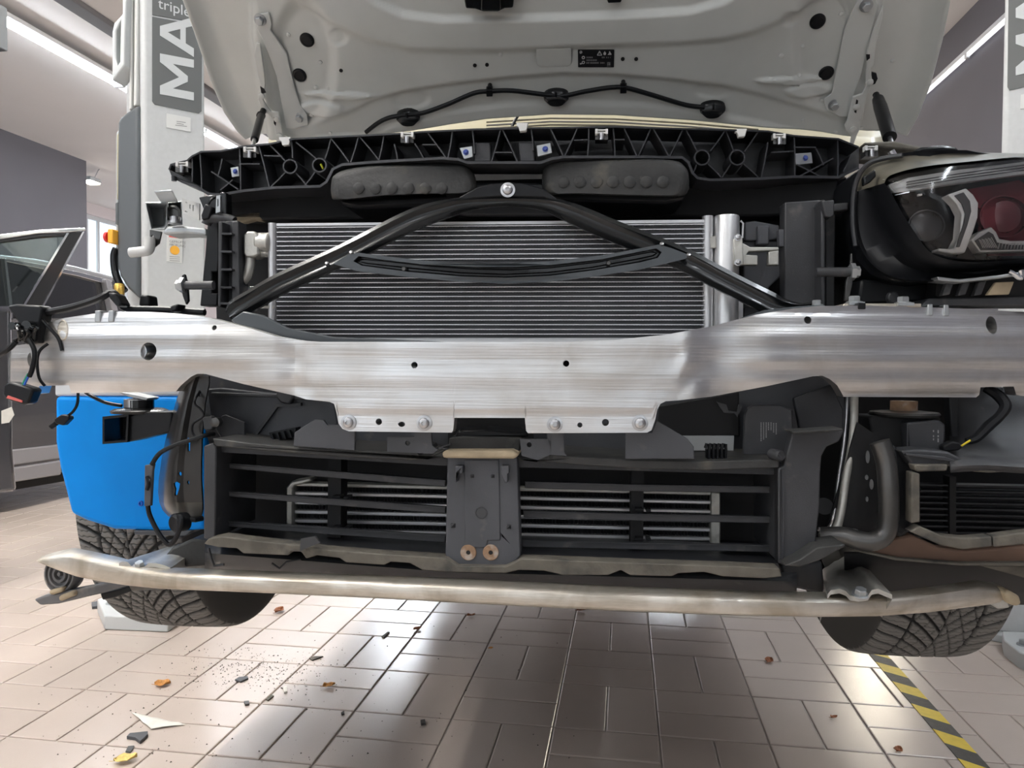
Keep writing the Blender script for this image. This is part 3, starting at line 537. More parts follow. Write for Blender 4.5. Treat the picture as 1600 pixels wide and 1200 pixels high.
ribs = """420,225,445,251 462,222,494,248 455,220,457,247 517,216,508,248 517,216,545,253 560,213,548,253 562,214,592,250 600,210,592,250 616,225,621,250 648,224,662,248 667,206,697,247 707,204,700,246 738,203,741,240 782,202,768,252 785,202,808,252 830,202,833,235 860,201,880,244 902,200,882,244 920,200,918,244 958,199,961,244 975,200,995,244 1017,200,997,244 1020,200,1045,244 1067,202,1046,244 1072,203,1090,238 1133,204,1110,236 1134,204,1146,236 1185,205,1163,237 1089,256,1083,270 1106,256,1127,277 1142,256,1128,277 1162,256,1185,277 1200,222,1190,277 1241,212,1242,276 1275,232,1287,258 1309,217,1309,277 1246,277,1302,247 1245,257,1288,279 1330,242,1318,268 312,238,315,294 347,248,340,276 374,230,376,297 404,226,421,294 330,268,372,296 344,297,363,281 422,293,446,269 461,269,480,291 475,291,492,269 375,256,406,256 412,243,441,244 660,226,682,226 770,238,800,238 897,219,920,218 960,218,976,218 1205,238,1241,236 300,245,300,284 1242,230,1275,230"""
for r in ribs.split():
    a = list(map(float, r.split(','))); part(MB().ribbon([(a[0], a[1]), ((a[0]+a[2])/2+.6, (a[1]+a[3])/2), (a[2], a[3])], lambda x, y: cF(x)+.004, .052, 1.9), 'rib', 'rib_plastic', fp)
for x, y, r in ((453, 260, 10.5), (499, 258, 10.5), (1097, 246, 11.5), (1152, 246, 11.5)): part(MB().ribbon([(x+r*cos(2*pi*i/24), y+r*sin(2*pi*i/24)) for i in range(24)], lambda x, y: cF(x), .055, 2.2, closed=True), 'boss', 'rib_plastic', fp)
part(MB().tube([P(501, 256, cF(500)+.01), P(505, 264, cF(500)+.012)], .0016, 6), 'wire_end', 'yellow_bright', fp)
for i, (x, y) in enumerate(((284, 256), (390, 233), (636, 210), (940, 205), (1218, 212), (1362, 231), (445, 219), (1158, 206), (816, 197))):
    c_ = cF(x)-.004 if i < 6 else cF(x)-.002; m = MB()
    if i < 6:
        m.pxbox(x-10, y-4, x-6, y+4, c_, .012).pxbox(x+6, y-4, x+10, y+4, c_, .012).pxbox(x-7, y-3, x+7, y-1, c_+.002, .008).pxbox(x-7, y+1, x+7, y+3, c_+.002, .008)
        cl = part(m, 'clip', 'white_plastic', fp, bevel=.0004); part(MB().pxbox(x-10, y+4, x+10, y+13, c_+.008, .02), 'clip_base', 'steel_dark', cl); part(MB().cyl(P(x, y+3, c_+.004), P(x, y+14, c_+.004), .0035), 'pin', 'steel', cl)
    else: m.px([(x-9, y-5), (x+9, y-5), (x+8, y), (x+6, y+7), (x-4, y+8), (x-6, y+1), (x-9, y)], c_, .008); part(m, 'clip', 'white_plastic', fp, bevel=.0006)
for k, (pts, bx, by) in enumerate((([(718, 231), (738, 228), (739, 245), (725, 249)], 728, 238), ([(838, 227), (860, 223), (863, 239), (840, 245)], 852, 233), ([(1240, 240), (1268, 238), (1270, 255), (1244, 258)], 1258, 247), ([(360, 262), (372, 260), (374, 275), (362, 277)], 368, 268))):
    b = part(MB().px(pts, lambda x, y: cF(x)+.008, .004), 'bracket', 'zinc', fp, bevel=.0008); inst('bolt', boltblue, P(bx, by, cF(bx)+.008), -V, b, .5)
for q, x in (([(740, 222), (766, 222), (768, 253), (741, 253)], 750), ([(810, 222), (833, 222), (836, 253), (812, 253)], 820)): part(MB().px(q, cF(x)+.012, .012), 'mount_block', 'dark_plastic', fp, bevel=.002)
# the tip's small peg
part(MB().cyl(P(272, 276, .22), P(272, 283, .22), .004), 'peg', 'black_plastic', fp)
# ------------------------------------------------------------------ shroud, ducts
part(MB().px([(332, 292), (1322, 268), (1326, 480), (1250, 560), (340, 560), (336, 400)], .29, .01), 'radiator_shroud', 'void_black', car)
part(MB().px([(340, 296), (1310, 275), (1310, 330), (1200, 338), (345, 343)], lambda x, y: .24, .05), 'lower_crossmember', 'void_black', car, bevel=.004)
part(MB().px([(700, 285), (880, 285), (890, 330), (860, 338), (730, 338), (690, 330)], .15, .03), 'latch_mount', 'black_plastic', car, bevel=.004)
for nm, pts, mid in (('l', [(518, 283), (524, 272), (545, 264), (600, 258), (690, 256), (725, 258), (738, 268), (744, 285), (742, 300), (700, 303), (600, 306), (530, 312), (518, 306)], 288), ('r', [(848, 268), (856, 256), (885, 250), (980, 248), (1050, 250), (1070, 260), (1076, 275), (1073, 303), (1040, 308), (900, 304), (852, 302)], 278)):
    pts = [tuple(p)[:2] for p in cr([(*p, 0) for p in pts], 3, True)]; cx = sum(p[0] for p in pts)/len(pts); rg = []
    for cc, k, dy in ((.115, .90, .5), (.120, .97, 0), (.135, 1.0, 0), (.20, 1.0, -2), (.30, .95, -4)): rg.append([P(cx+(p[0]-cx)*(k if k < 1 else 1), mid+(p[1]-mid)*k+dy+.8*noise.noise(Vector((p[0]*.02, p[1]*.05, cc*9)))*6*(1 if cc < .2 else 0)*.25, cc) for p in pts])
    d = part(MB().loft(rg), 'air_duct', 'dusty_rubber', car, ang=50)
    if nm == 'l': part(MB().px([(530, 312), (700, 303), (742, 300), (730, 315), (690, 322), (560, 326), (536, 322)], .15, .12), 'duct_lip', 'satin_black', d, bevel=.006)
    else:
        part(MB().px([(852, 300), (1073, 302), (1068, 312), (1040, 318), (880, 314), (856, 308)], .14, .1), 'duct_lip', 'satin_black', d, bevel=.006)
    xs = range(560, 700, 26) if nm == 'l' else range(880, 1040, 26)
    for x in xs: part(MB().lathe(P(x, mid+6, .1135), -V, [(0, -.004), (.0085, -.004), (.0085, .0), (.006, .0012), (0, .0012)], 14), 'dimple', 'dusty_rubber', d)
# ------------------------------------------------------------------ condenser
cc = .15
cond = part(MB().px([(432, 349), (1112, 343), (1112, 348), (432, 353)], cc, .02).px([(432, 528), (1112, 528), (1112, 536), (432, 536)], cc, .02), 'condenser', 'alu_tube', car)
def edge_y(k, x): a = 355.5+(536-355.5)*k/25; b = 350+(532-350)*k/24.3; return a+(b-a)*(x-432)/(1110-432)
for k in range(26):
    part(MB().prism([P(432, edge_y(k, 432)-.7, cc), P(1110, edge_y(k, 1110)-.7, cc), P(1110, edge_y(k, 1110)+.7, cc), P(432, edge_y(k, 432)+.7, cc)], V*.016), 'tube', 'alu_tube', cond)
mb = MB(); nf = 300
for k in range(25):
    vs = []; fs = []
    for i in range(nf+1):
        x = 433+(1109-433)*i/nf; up = i % 2; ya = edge_y(k, x)+.9; yb = edge_y(k+1, x)-.9
        for y, dx in ((ya, -.75), (yb, .75)): vs += [P(x+dx*(1 if up else -1), y, cc+.0015), P(x+dx*(1 if up else -1)+.55, y, cc+.0015), P(x+dx*(1 if up else -1), y, cc+.012)]
        b = i*6; fs += [(b, b+1, b+4, b+3), (b, b+3, b+5, b+2)]
    mb.add(vs, fs)
tag(part(mb, 'fins', 'fin_grey', cond, recalc=False, ang=10), kind='stuff')
part(MB().pxbox(430, 350, 1112, 536, cc+.013, .004), 'core_back', 'fin_grey', cond)
def column(mb, x, y0, y1, r, c, n=20): mb.tube([P(x, y0, c), P(x, y1, c)], r, n)
mb = MB(); column(mb, 426, 349, 545, .0066, cc+.006); part(mb, 'header_tank', 'alu_tube', cond); mb = MB(); column(mb, 1105.5, 338, 545, .0082, cc+.006); part(mb, 'header_tank', 'alu_tube', cond)
mb = MB(); a, b = P(1135, 338, cc+.008), P(1133, 545, cc+.008); mb.tube([a, a+Z*-.002, b], [.0175, .0185, .0185], 28); rd = part(mb, 'receiver_drier', 'alu_plain', cond, ang=40)
part(MB().px([(1108, 370), (1119, 368), (1119, 387), (1110, 388)], cc-.002, .014), 'clamp', 'alu_cast', cond, bevel=.001)
mb = MB(); mb.px([(1146, 373), (1160, 369), (1162, 414), (1148, 414)], cc-.012, .02).px([(1158, 378), (1172, 386), (1217, 386), (1217, 391), (1170, 393), (1166, 398), (1184, 399), (1184, 414), (1158, 414)], cc-.006, .014).px([(1201, 393), (1217, 391), (1217, 414), (1201, 414)], cc-.006, .014); br = part(mb, 'mount_bracket', 'alu_cast', cond, bevel=.0012)
for x, y in ((1153, 371), (1153, 410)): inst('bolt', button, P(x, y, cc-.012), -V, br, .4)
mb = MB(); mb.tube([P(1157, 345, cc+.01), P(1161, 349, cc+.01), P(1160, 372, cc+.01)], .0016, 6).px([(1153, 460), (1161, 448), (1161, 520), (1153, 528)], cc+.02, .004); part(mb, 'side_strip', 'alu_tube', cond)
mb = MB(); mb.px([(380, 366), (386, 361), (398, 361), (404, 367), (404, 398), (396, 402), (384, 402), (380, 396)], cc-.006, .03); mb.tube([P(402, 380, cc+.008), P(424, 380, cc+.008)], .016, 20).tube([P(400, 393, cc+.01), P(422, 393, cc+.01)], .009, 14); part(mb, 'inlet_block', 'alu_cast', cond, bevel=.003, ang=45)
part(MB().tube([P(391, 400, cc+.005), P(391, 412, cc+.005), P(387, 430, cc+.006), P(378, 440, cc+.008), P(362, 448, cc+.02)], .0075, 14, smooth=5), 'refrigerant_pipe', 'alu_cast', cond); part(MB().tube([P(372, 452, cc+.02), P(428, 450, cc+.012)], .004, 10), 'refrigerant_pipe', 'alu_tube', cond)
part(MB().cyl(P(417, 447, cc), P(417, 440, cc), .004).pxbox(400, 478, 428, 482, cc, .01), 'clamp', 'alu_cast', cond)
# ------------------------------------------------------------------ plastics right of the condenser
mb = MB(); mb.px([(1164, 347), (1180, 345), (1218, 352), (1218, 372), (1200, 376), (1164, 376)], .19, .03).px([(1184, 352), (1202, 352), (1202, 382), (1184, 382)], .18, .02).px([(1162, 376), (1222, 376), (1222, 430), (1200, 450), (1222, 470), (1222, 500), (1162, 520)], .2, .03); part(mb, 'fan_shroud', 'grey_plastic', car, bevel=.002)
part(MB().px([(1217, 358), (1232, 358), (1231, 385), (1218, 385)], .175, .015), 'connector', 'grey_plastic', car, bevel=.001)
part(MB().px([(1162, 475), (1206, 475), (1206, 480), (1162, 480)], .185, .01).px([(1161, 447), (1168, 450), (1168, 458), (1161, 458)], .185, .01), 'clip', 'satin_black', car)
for pts, c_, m_ in (([(1226, 316), (1283, 312), (1283, 478), (1226, 478)], .17, 'dark_plastic'), ([(1283, 312), (1290, 312), (1290, 478), (1283, 478)], .14, 'rib_plastic'), ([(1290, 330), (1306, 330), (1304, 478), (1290, 478)], .2, 'dark_plastic')): part(MB().px(pts, c_, .03), 'side_panel', m_, car, bevel=.002)
part(MB().px([(1284, 314), (1304, 312), (1304, 336), (1298, 340), (1290, 338)], .13, .04).px([(1303, 318), (1326, 316), (1326, 328), (1303, 330)], .16, .03), 'upper_bracket', 'dark_plastic', car, bevel=.002)
# left ribbed column, black post, brackets
mb = MB(); mb.px([(345, 346), (371, 344), (373, 478), (343, 478)], .15, .012).px([(341, 346), (347, 346), (345, 480), (340, 480)], .125, .04).px([(362, 346), (372, 345), (375, 480), (362, 480)], .135, .03); lc = part(mb, 'radiator_support', 'dark_plastic', car, bevel=.0015)
for y in (365, 393, 421, 449, 474): part(MB().pxbox(344, y-1.5, 362, y+1.5, .125, .035), 'rib', 'rib_plastic', lc)
part(MB().px([(324, 348), (341, 344), (342, 400), (340, 425), (331, 425), (331, 458), (340, 458), (339, 478), (312, 478), (320, 400)], .18, .03), 'support_bracket', 'satin_black', car, bevel=.002)
part(MB().tube([P(322, 351, .16), P(326, 344, .16), P(336, 341, .16), P(356, 342, .16), P(366, 346, .16)], .0075, 12, smooth=4), 'cap_ring', 'dark_plastic', car)
part(MB().px([(343, 300), (353, 300), (355, 345), (345, 345)], .17, .02).px([(310, 308), (330, 304), (345, 306), (345, 320), (330, 345), (325, 345)], .19, .01), 'column', 'gloss_black', car, bevel=.002)
cn = part(MB().px([(320, 318), (332, 323), (326, 342), (315, 344), (314, 336)], .15, .02), 'connector', 'satin_black', car, bevel=.002); part(MB().tube([P(326, 319, .16), P(330, 312, .16), P(338, 308, .17), P(352, 304, .18)], .002, 6, smooth=4), 'wire', 'satin_black', cn)
part(MB().px([(338, 306), (344, 305), (344, 331), (337, 333)], .15, .006, [[(339.5, 311), (341.5, 310), (341.5, 322), (339.5, 323)]]), 'bracket', 'zinc', car)
# bits on top left of the shroud
part(MB().px([(352, 337), (372, 332), (392, 330), (408, 330), (409, 345), (395, 343), (380, 347), (356, 346)], .24, .02), 'foam_scrap', 'tan_foam', car, bevel=.003)
# silver headlamp bracket (left)
lb = empty('headlamp_bracket', P(270, 340, .28), car)
def bucket(nm, out, c0, c1, k, par, m='zinc'):
    cx = sum(p[0] for p in out)/len(out); cy = sum(p[1] for p in out)/len(out); sc = lambda q: [(cx+(x-cx)*q, cy+(y-cy)*q) for x, y in out]
    rg = [[P(x, y, c) for x, y in sc(q)] for q, c in ((1.0, c1), (1.06, c0), (1.0, c0-.002), (.93, c0), (k, c1-.004))]; mb = MB().loft(rg, caps=False); n = len(out)
    mb.f.append(tuple(range(4*n, 5*n))); mb.m.append(0); return part(mb, nm, m, par, ang=40)
bucket('left_bucket', [(228, 317), (261, 317), (261, 352), (257, 358), (237, 358), (233, 340)], .27, .33, .62, lb); bucket('right_bucket', [(263, 317), (283, 315), (285, 350), (263, 353)], .275, .32, .7, lb)
part(MB().loft([[P(x, y, c) for x, y in ((240, 298), (268, 296), (270, 299), (242, 301))] for c in (.25,)]+[[P(x, y, .27) for x, y in ((250, 314), (277, 312), (278, 316), (252, 317))]]), 'bent_tongue', 'zinc', lb, bevel=.001)
part(MB().px([(285, 310), (312, 318), (311, 344), (286, 333)], .265, .003, [[(290, 315), (293, 316), (293, 318), (290, 317)], [(301, 320), (305, 321), (305, 331), (301, 330)], [(289, 329), (293, 330), (293, 332), (289, 331)], [(296, 319), (299, 320), (299, 327), (296, 326)]]), 'slotted_plate', 'white_plastic', lb)
part(MB().px([(255, 360), (262, 354), (284, 353), (322, 357), (323, 368), (290, 364), (255, 366)], .265, .05), 'lower_flange', 'zinc', lb, bevel=.003)
part(MB().lathe(P(274, 350, .26), Z, [(0, 0), (.012, 0), (.012, .004), (.009, .005), (.009, .012), (.006, .013), (0, .013)], 16), 'nut', 'steel', lb); part(MB().lathe(P(270, 334, .275), -V, [(0, -.004), (.014, -.004), (.015, .0), (.011, .002), (.009, -.002), (0, -.002)], 20), 'rubber_mount', 'steel_dark', lb)
part(MB().px([(234, 359), (252, 362), (248, 380), (236, 390), (234, 375)], .29, .004, [[(238+2.5*cos(t*.5236), 371+4.5*sin(t*.5236)) for t in range(12)]]), 'gusset', 'steel_dark', lb); part(MB().tube([P(234, 371, .28), P(234, 385, .28), P(231, 391, .28), P(222, 393, .28), P(204, 395, .28)], .009, 12, smooth=5), 'hook', 'white_plastic', lb)
# stud brackets at both sides
for s_, (x, y), m_ in ((1, (285, 446), 'satin_black'), (-1, (1332, 430), 'steel_dark')):
    mb = MB(); c_ = .10
    if s_ > 0: out = [(284, 430), (288, 428), (292, 445), (294, 470), (290, 476), (285, 462), (282, 445)]
    else: out = [(1322, 440), (1328, 420), (1330, 396), (1332, 396), (1334, 420), (1332, 445), (1326, 470), (1320, 470)]
    sb = part(mb.px(out, c_, .006), 'stud_bracket', m_, car, bevel=.001); sx = 1 if s_ > 0 else -1
    p = P(x+4*sx, y+(0 if s_ > 0 else -5), c_); part(MB().cyl(p, p+U*.045*sx, .0065, n=16), 'stud', 'dark_plastic', sb)
    part(MB().lathe(p-U*.004*sx, -U*sx, [(0, -.004), (.012, -.004), (.012, .002), (.008, .003), (.008, .008), (0, .009)], 6), 'nut', 'zinc', sb)
# ------------------------------------------------------------------ V brace
brace = empty('front_brace', P(793, 400, .08), car)
cB_ = lambda x: lin([(360, .075), (420, .075), (560, .088), (740, .11), (850, .11), (1060, .088), (1200, .078), (1290, .075)], x)
aw = [(-.015, -.004), (-.015, .004), (-.009, .009), (-.004, .004), (.004, .004), (.009, .009), (.015, .004), (.015, -.004), (.0, -.007)]
armL = [(358, 492), (372, 482), (400, 466), (440, 443), (540, 397), (640, 346), (700, 326), (740, 318), (793, 315)]; armR = [(793, 315), (850, 319), (890, 332), (960, 362), (1060, 402), (1130, 438), (1190, 468), (1215, 479), (1245, 482), (1268, 480)]
for nm, pts in (('l', armL), ('r', armR)):
    part(MB().sweep([P(x, y, cB_(x)) for x, y in pts], [(a, b) for a, b in aw], -V, smooth=5, scale=(lambda t: 1-.55*sm((t-.62)/.38)-.45*sm((.12-t)/.12)) if nm == 'l' else (lambda t: 1-.55*sm((.30-t)/.30)-.5*sm((t-.72)/.2))), 'brace_arm', 'gloss_black', brace, ang=50)
tb_ = [(700, 318), (745, 292), (765, 287), (793, 284), (822, 287), (850, 295), (880, 318), (850, 309), (793, 307), (740, 310)]
part(MB().px(tb_, .105, .006), 'brace_head', 'satin_black', brace, bevel=.002); inst('bolt', button, P(793.5, 297, .105), -V, brace, .85)
up_ = [(520, 412), (545, 397), (562, 395), (600, 400), (660, 407), (740, 411), (800, 411), (860, 408), (940, 399), (1000, 388), (1030, 382), (1050, 388), (1076, 398), (1072, 404), (1036, 413), (1000, 421), (930, 432), (860, 440), (790, 443), (720, 440), (640, 433), (560, 424)]
gl = [(552, 408), (560, 400), (600, 406), (660, 413), (740, 417), (800, 417), (860, 414), (940, 405), (1000, 393), (1026, 388), (1034, 394), (1028, 403), (1000, 410), (930, 422), (860, 431), (790, 434), (720, 432), (640, 425), (565, 415)]
ccb = lambda x, y=0: lin([(520, .074), (793, .062), (1076, .074)], x)
pl = MB().px(up_, ccb, .004, [gl]); bar = part(pl, 'brace_crossbar', 'brace_grey', brace)
def shrink(l, k, dy=0):
    out = []
    for x, y in l:
        ym = lin([(552, 408), (600, 411), (700, 422), (793, 425), (900, 420), (1000, 402), (1034, 396)], x); out.append((793+(x-793)*(1-.012*k), ym+(y-ym)*(1-.22*k)+dy))
    return out
rg = [[P(x, y, ccb(x)+d) for x, y in shrink(gl, k)] for k, d in ((0, 0), (.3, .006), (1, .010), (2.2, .010), (3.2, .004))]
gm = MB().loft(rg, caps=False); nl = len(gl); gm.f.append(tuple(range(nl*(len(rg)-1), nl*len(rg)))); gm.m.append(0); part(gm, 'groove', 'gloss_black', bar, ang=60)
for x, y in ((631, 420), (951, 411)): part(MB().lathe(P(x, y, ccb(x)+.003), -V, [(0, -.006), (.0035, -.006), (.0035, 0), (.0025, .001), (0, .001)], 12), 'clip', 'steel_dark', bar)
for x, y in ((549, 394), (511, 411), (1034, 381), (1076, 398)): part(MB().lathe(P(x, y, ccb(x)), -V+Z*.8, [(0, -.004), (.003, -.004), (.0028, .001), (0, .002)], 10), 'weld', 'steel', bar)
inst('bolt', hexbolt, P(1276, 478, .085), Z, brace, 1.0)
# ------------------------------------------------------------------ bumper beam
def cut(o, polys, cf, dep=.05):                                  # real holes: pixel outlines drilled along the car
    mb = MB()
    for pts in polys:
        c_ = cf(sum(p[0] for p in pts)/len(pts), sum(p[1] for p in pts)/len(pts)); mb.prism([P(x, y, c_)-V*.02 for x, y in pts], V*dep)
    me, c = mesh_of(mb, 'cutter', 'steel'); k = put('cutter', me, c); md = o.modifiers.new('b', 'BOOLEAN'); md.operation = 'DIFFERENCE'; md.solver = 'EXACT'; md.object = k
    bpy.context.view_layer.update(); dg = bpy.context.evaluated_depsgraph_get(); new = bpy.data.meshes.new_from_object(o.evaluated_get(dg)); o.modifiers.clear(); o.data = new
    new.polygons.foreach_set('use_smooth', [True]*len(new.polygons)); new.set_sharp_from_angle(angle=radians(32)); bpy.data.objects.remove(k); bpy.data.meshes.remove(me)
def oval(x, y, rx, ry=None, n=18): return [(x+rx*cos(2*pi*i/n), y+(ry or rx)*sin(2*pi*i/n)) for i in range(n)]
bt = [(16, 560), (18, 545), (24, 540), (57, 535), (60, 512), (75, 504), (100, 497), (147, 490), (185, 487), (230, 487), (280, 490), (330, 497), (380, 510), (430, 525), (470, 532), (500, 534), (700, 534), (890, 534), (960, 531), (1040, 523), (1110, 510), (1180, 492), (1240, 482), (1280, 478), (1350, 477.5), (1420, 479), (1500, 482), (1590, 487), (1650, 490), (1662, 496)]
bb = [(16, 597), (50, 616), (58, 615), (62, 603), (108, 602), (111, 614), (200, 613), (275, 611.5), (283, 602), (298, 589), (308, 584), (320, 584), (380, 600), (460, 618), (478, 624), (515, 628), (522, 631), (526, 646), (529, 662), (535, 670), (545, 674), (706, 676), (708, 672), (710, 653), (820, 653), (822, 673), (825, 677), (1011, 676), (1018, 672), (1024, 655), (1027, 640), (1032, 631), (1040, 627), (1060, 625.5), (1110, 620), (1200, 603), (1270, 588), (1285, 587), (1296, 592), (1308, 602), (1314, 612), (1318, 620), (1525, 621), (1530, 617), (1532, 605), (1584, 604), (1588, 617), (1600, 619), (1655, 620), (1662, 612)]
cb_ = [(16, .115), (100, .088), (200, .068), (330, .043), (430, .014), (455, .005), (480, .001), (640, -.003), (793, -.004), (950, -.003), (1065, .001), (1090, .005), (1115, .013), (1220, .034), (1330, .053), (1500, .088), (1662, .118)]
def bdep(x, t, y):
    w = sm((455-x)/120)+sm((x-1105)/110); ty = min(1, max(0, (y-490)/125)); d = lin(cb_, x)
    d -= w*(.013*sin(pi*ty)**.6+.0012*cos(ty*22))+(1-w)*(.0007*cos(ty*16)+.0020*sm((y-640)/6)*-1)
    for cx in (468, 1082): d += .0028*noise.noise(Vector((x*.035, y*.03, cx)))*exp(-((x-cx)/24)**2)*2
    d += .0006*noise.noise(Vector((x*.006, y*.01, 3)))*3+.0005*noise.noise(Vector((x*.02, y*.02, 8)))
    return d
xs = sorted(set([p[0] for p in bb]+[p[0] for p in bt]+list(range(20, 1660, 9)))); NT = 30; fr = []
for x in xs: a, b = lin(bt, x), lin(bb, x); fr.append([(x, a+(b-a)*j/NT) for j in range(NT+1)])
rings = []
for colm in fr:
    f = [P(x, y, bdep(x, 0, y)) for x, y in colm]; x = colm[0][0]; th = .026
    rings.append(f+[f[-1]+V*th, f[0]+V*th])
beam = part(MB().loft(rings), 'bumper_beam', 'alu_beam', car, ang=32)
holes = [oval(335, 512, 4.2), oval(647.5, 570.5, 5), oval(884.5, 568, 5), oval(592, 659, 5), oval(627.5, 663, 5.5, 4), oval(906, 664, 4), oval(946, 660, 5.5), oval(1262, 500, 6), oval(1549, 508, 9.5, 14), oval(46, 562, 4, 11), oval(232, 549, 14)]
cut(beam, holes, lambda x, y: bdep(x, 0, y), .08)
def bc(x, y): return P(x, y, bdep(x, 0, y)-.0005)
mb = MB(); mb.lathe(P(229, 549, .075), V, [(.0115, -.02), (.0125, -.02), (.0125, .02), (.0095, .02), (.0095, -.018), (.0115, -.02)], 24); part(mb, 'threaded_socket', 'steel', beam)
part(MB().px(oval(240, 549, 10, 14), .10, .004), 'hole_back', 'steel_dark', beam)
mb = MB(); rg = []
for k in (1.12, 1.0): rg.append([bc(98+8*k*cos(2*pi*i/20), 516+15*k*sin(2*pi*i/20))-V*(.0015 if k == 1 else 0) for i in range(20)])
mb.loft(rg, caps=False); mb.prism([bc(98+8*cos(2*pi*i/20), 516+15*sin(2*pi*i/20)) for i in range(20)], V*.002); part(mb, 'embossed_oval', 'alu_bar', beam)
for x, y in ((545, 660), (663, 661), (867, 663), (1000, 661)): inst('bolt', button, bc(x, y)-V*.0003, -V, beam, .82)
for x, y in ((152, 494), (173, 494), (1454, 484), (1479, 485)): part(MB().px([(x-4, y-9), (x+4, y-9), (x+4.5, y+9), (x-4.5, y+9)], bdep(x, 0, y)-.004, .004).px([(x-4, y-9), (x+4, y-9), (x+4, y-6), (x-4, y-6)], bdep(x, 0, y)-.004, .03), 'clip', 'zinc', beam, bevel=.0012)
part(MB().px([(1341, 473), (1353, 473), (1353, 483), (1341, 483)], bdep(1347, 0, 480)-.003, .03), 'rubber_clip', 'satin_black', beam, bevel=.001)
for x, y in ((1335, 471), (1411, 472)): part(MB().cbox(P(x, y+4, .075), U*.02, V*.02, Z*.004), 'washer', 'zinc', beam); inst('bolt', hexbolt, P(x, y+3, .075), Z, beam, 1.25)
part(MB().px([(1320, 474), (1440, 474), (1440, 480), (1315, 480)], .07, .04), 'top_flange', 'alu_bar', beam, bevel=.001)
part(MB().px(oval(1397, 465, 9, 10), .13, .02), 'rubber_stop', 'dark_plastic', car, bevel=.002)
part(MB().px([(360, 500), (380, 486), (410, 492), (450, 512), (520, 526), (700, 534), (900, 534), (900, 545), (500, 545), (440, 536), (380, 520)], .05, .006), 'air_seal', 'brace_grey', car, bevel=.002)
part(MB().px([(1130, 512), (1160, 496), (1195, 484), (1250, 478), (1290, 476), (1290, 490), (1150, 520)], .055, .006), 'air_seal', 'brace_grey', car, bevel=.002)
# ------------------------------------------------------------------ air guides above the shutter
part(MB().px([(300, 586), (330, 578), (460, 600), (520, 615), (560, 650), (1020, 650), (1040, 615), (1270, 570), (1318, 610), (1322, 672), (1240, 682), (1232, 722), (330, 705), (312, 640)], .16, .006), 'air_guide', 'grey_plastic', car)
part(MB().px([(700, 640), (830, 640), (835, 700), (700, 700)], .14, .006), 'guide_middle', 'void_black', car)
ag = part(MB().px([(322, 608), (345, 606), (520, 624), (528, 662), (500, 690), (350, 694), (330, 660)], .125, .006), 'guide_panel', 'grey_plastic', car, bevel=.002)
part(MB().px([(330, 613), (430, 616), (505, 622), (505, 628), (430, 621), (330, 617)], .115, .01), 'ridge', 'dark_plastic', ag, bevel=.001); part(MB().ribbon([(395, 684), (432, 634), (470, 632)], .118, .008, 5), 'ridge', 'dark_plastic', ag)
part(MB().px([(346, 650), (352, 648), (382, 660), (382, 692), (346, 690)], .10, .004), 'tab', 'dark_plastic', ag, bevel=.001)
m = MB(); m.px([(420, 676), (448, 670), (462, 668), (460, 682), (425, 690)], .095, .02)
for k in range(4): m.ribbon([(424+k*9, 678-k*2), (428+k*9, 690-k*2)], .088, .02, 2)
part(m, 'connector_plug', 'satin_black', car)
part(MB().px([(432, 608), (446, 612), (460, 618), (452, 632), (438, 630), (430, 620)], .11, .012), 'grommet', 'dark_plastic', ag, bevel=.003)
rg_ = part(MB().px([(1030, 634), (1110, 620), (1155, 612), (1156, 682), (1080, 682), (1060, 690), (1028, 668)], .145, .006), 'guide_panel', 'void_black', car, bevel=.002)
part(MB().px([(1120, 628), (1135, 632), (1138, 642), (1152, 644), (1155, 632), (1160, 634), (1152, 652), (1148, 646), (1132, 645), (1126, 638)], .125, .006), 'cable_clip', 'dark_plastic', rg_)
part(MB().px([(1064, 681), (1147, 681), (1146, 704), (1084, 704)], .135, .004), 'pale_strip', 'lift_grey', rg_)
mb = MB(); q = [(1167, 637), (1176, 632), (1220, 632), (1238, 640), (1242, 712), (1160, 712), (1162, 650)]; rg = []
for c_, k in ((.085, .94), (.088, .98), (.095, 1), (.13, 1)): rg.append([P(1200+(x-1200)*k, 672+(y-672)*k, c_) for x, y in q])
sm_ = part(mb.loft(rg), 'sensor_module', 'dark_plastic', car)
mb = MB()
for i, (x, y0, y1) in enumerate(((1188.5, 660, 688), (1192.5, 660, 687), (1196.5, 660, 684), (1200, 660, 671), (1204, 660, 672), (1208, 661, 676), (1212, 661, 678))):
    y = y0
    while y < y1: h_ = random.choice((1.2, 1.6, 2.2)); mb.pxbox(x, y, x+1.6, y+h_, .0845, .0008); y += h_+.7
part(mb, 'print', 'print_grey', sm_)
part(MB().px([(1240, 622), (1300, 600), (1318, 640), (1318, 672), (1250, 674)], .11, .01), 'corner_panel', 'black_plastic', car, bevel=.002)
m = MB()
for k in range(5): m.tube([P(1102+k*6.5, 700, .055), P(1104+k*6.5, 694, .055), P(1108+k*6.5, 694, .055), P(1108+k*6.5, 717, .055)], .0022, 6)
m.px([(1104, 702), (1132, 702), (1132, 717), (1104, 717)], .062, .012); part(m, 'spring_clip', 'satin_black', car)
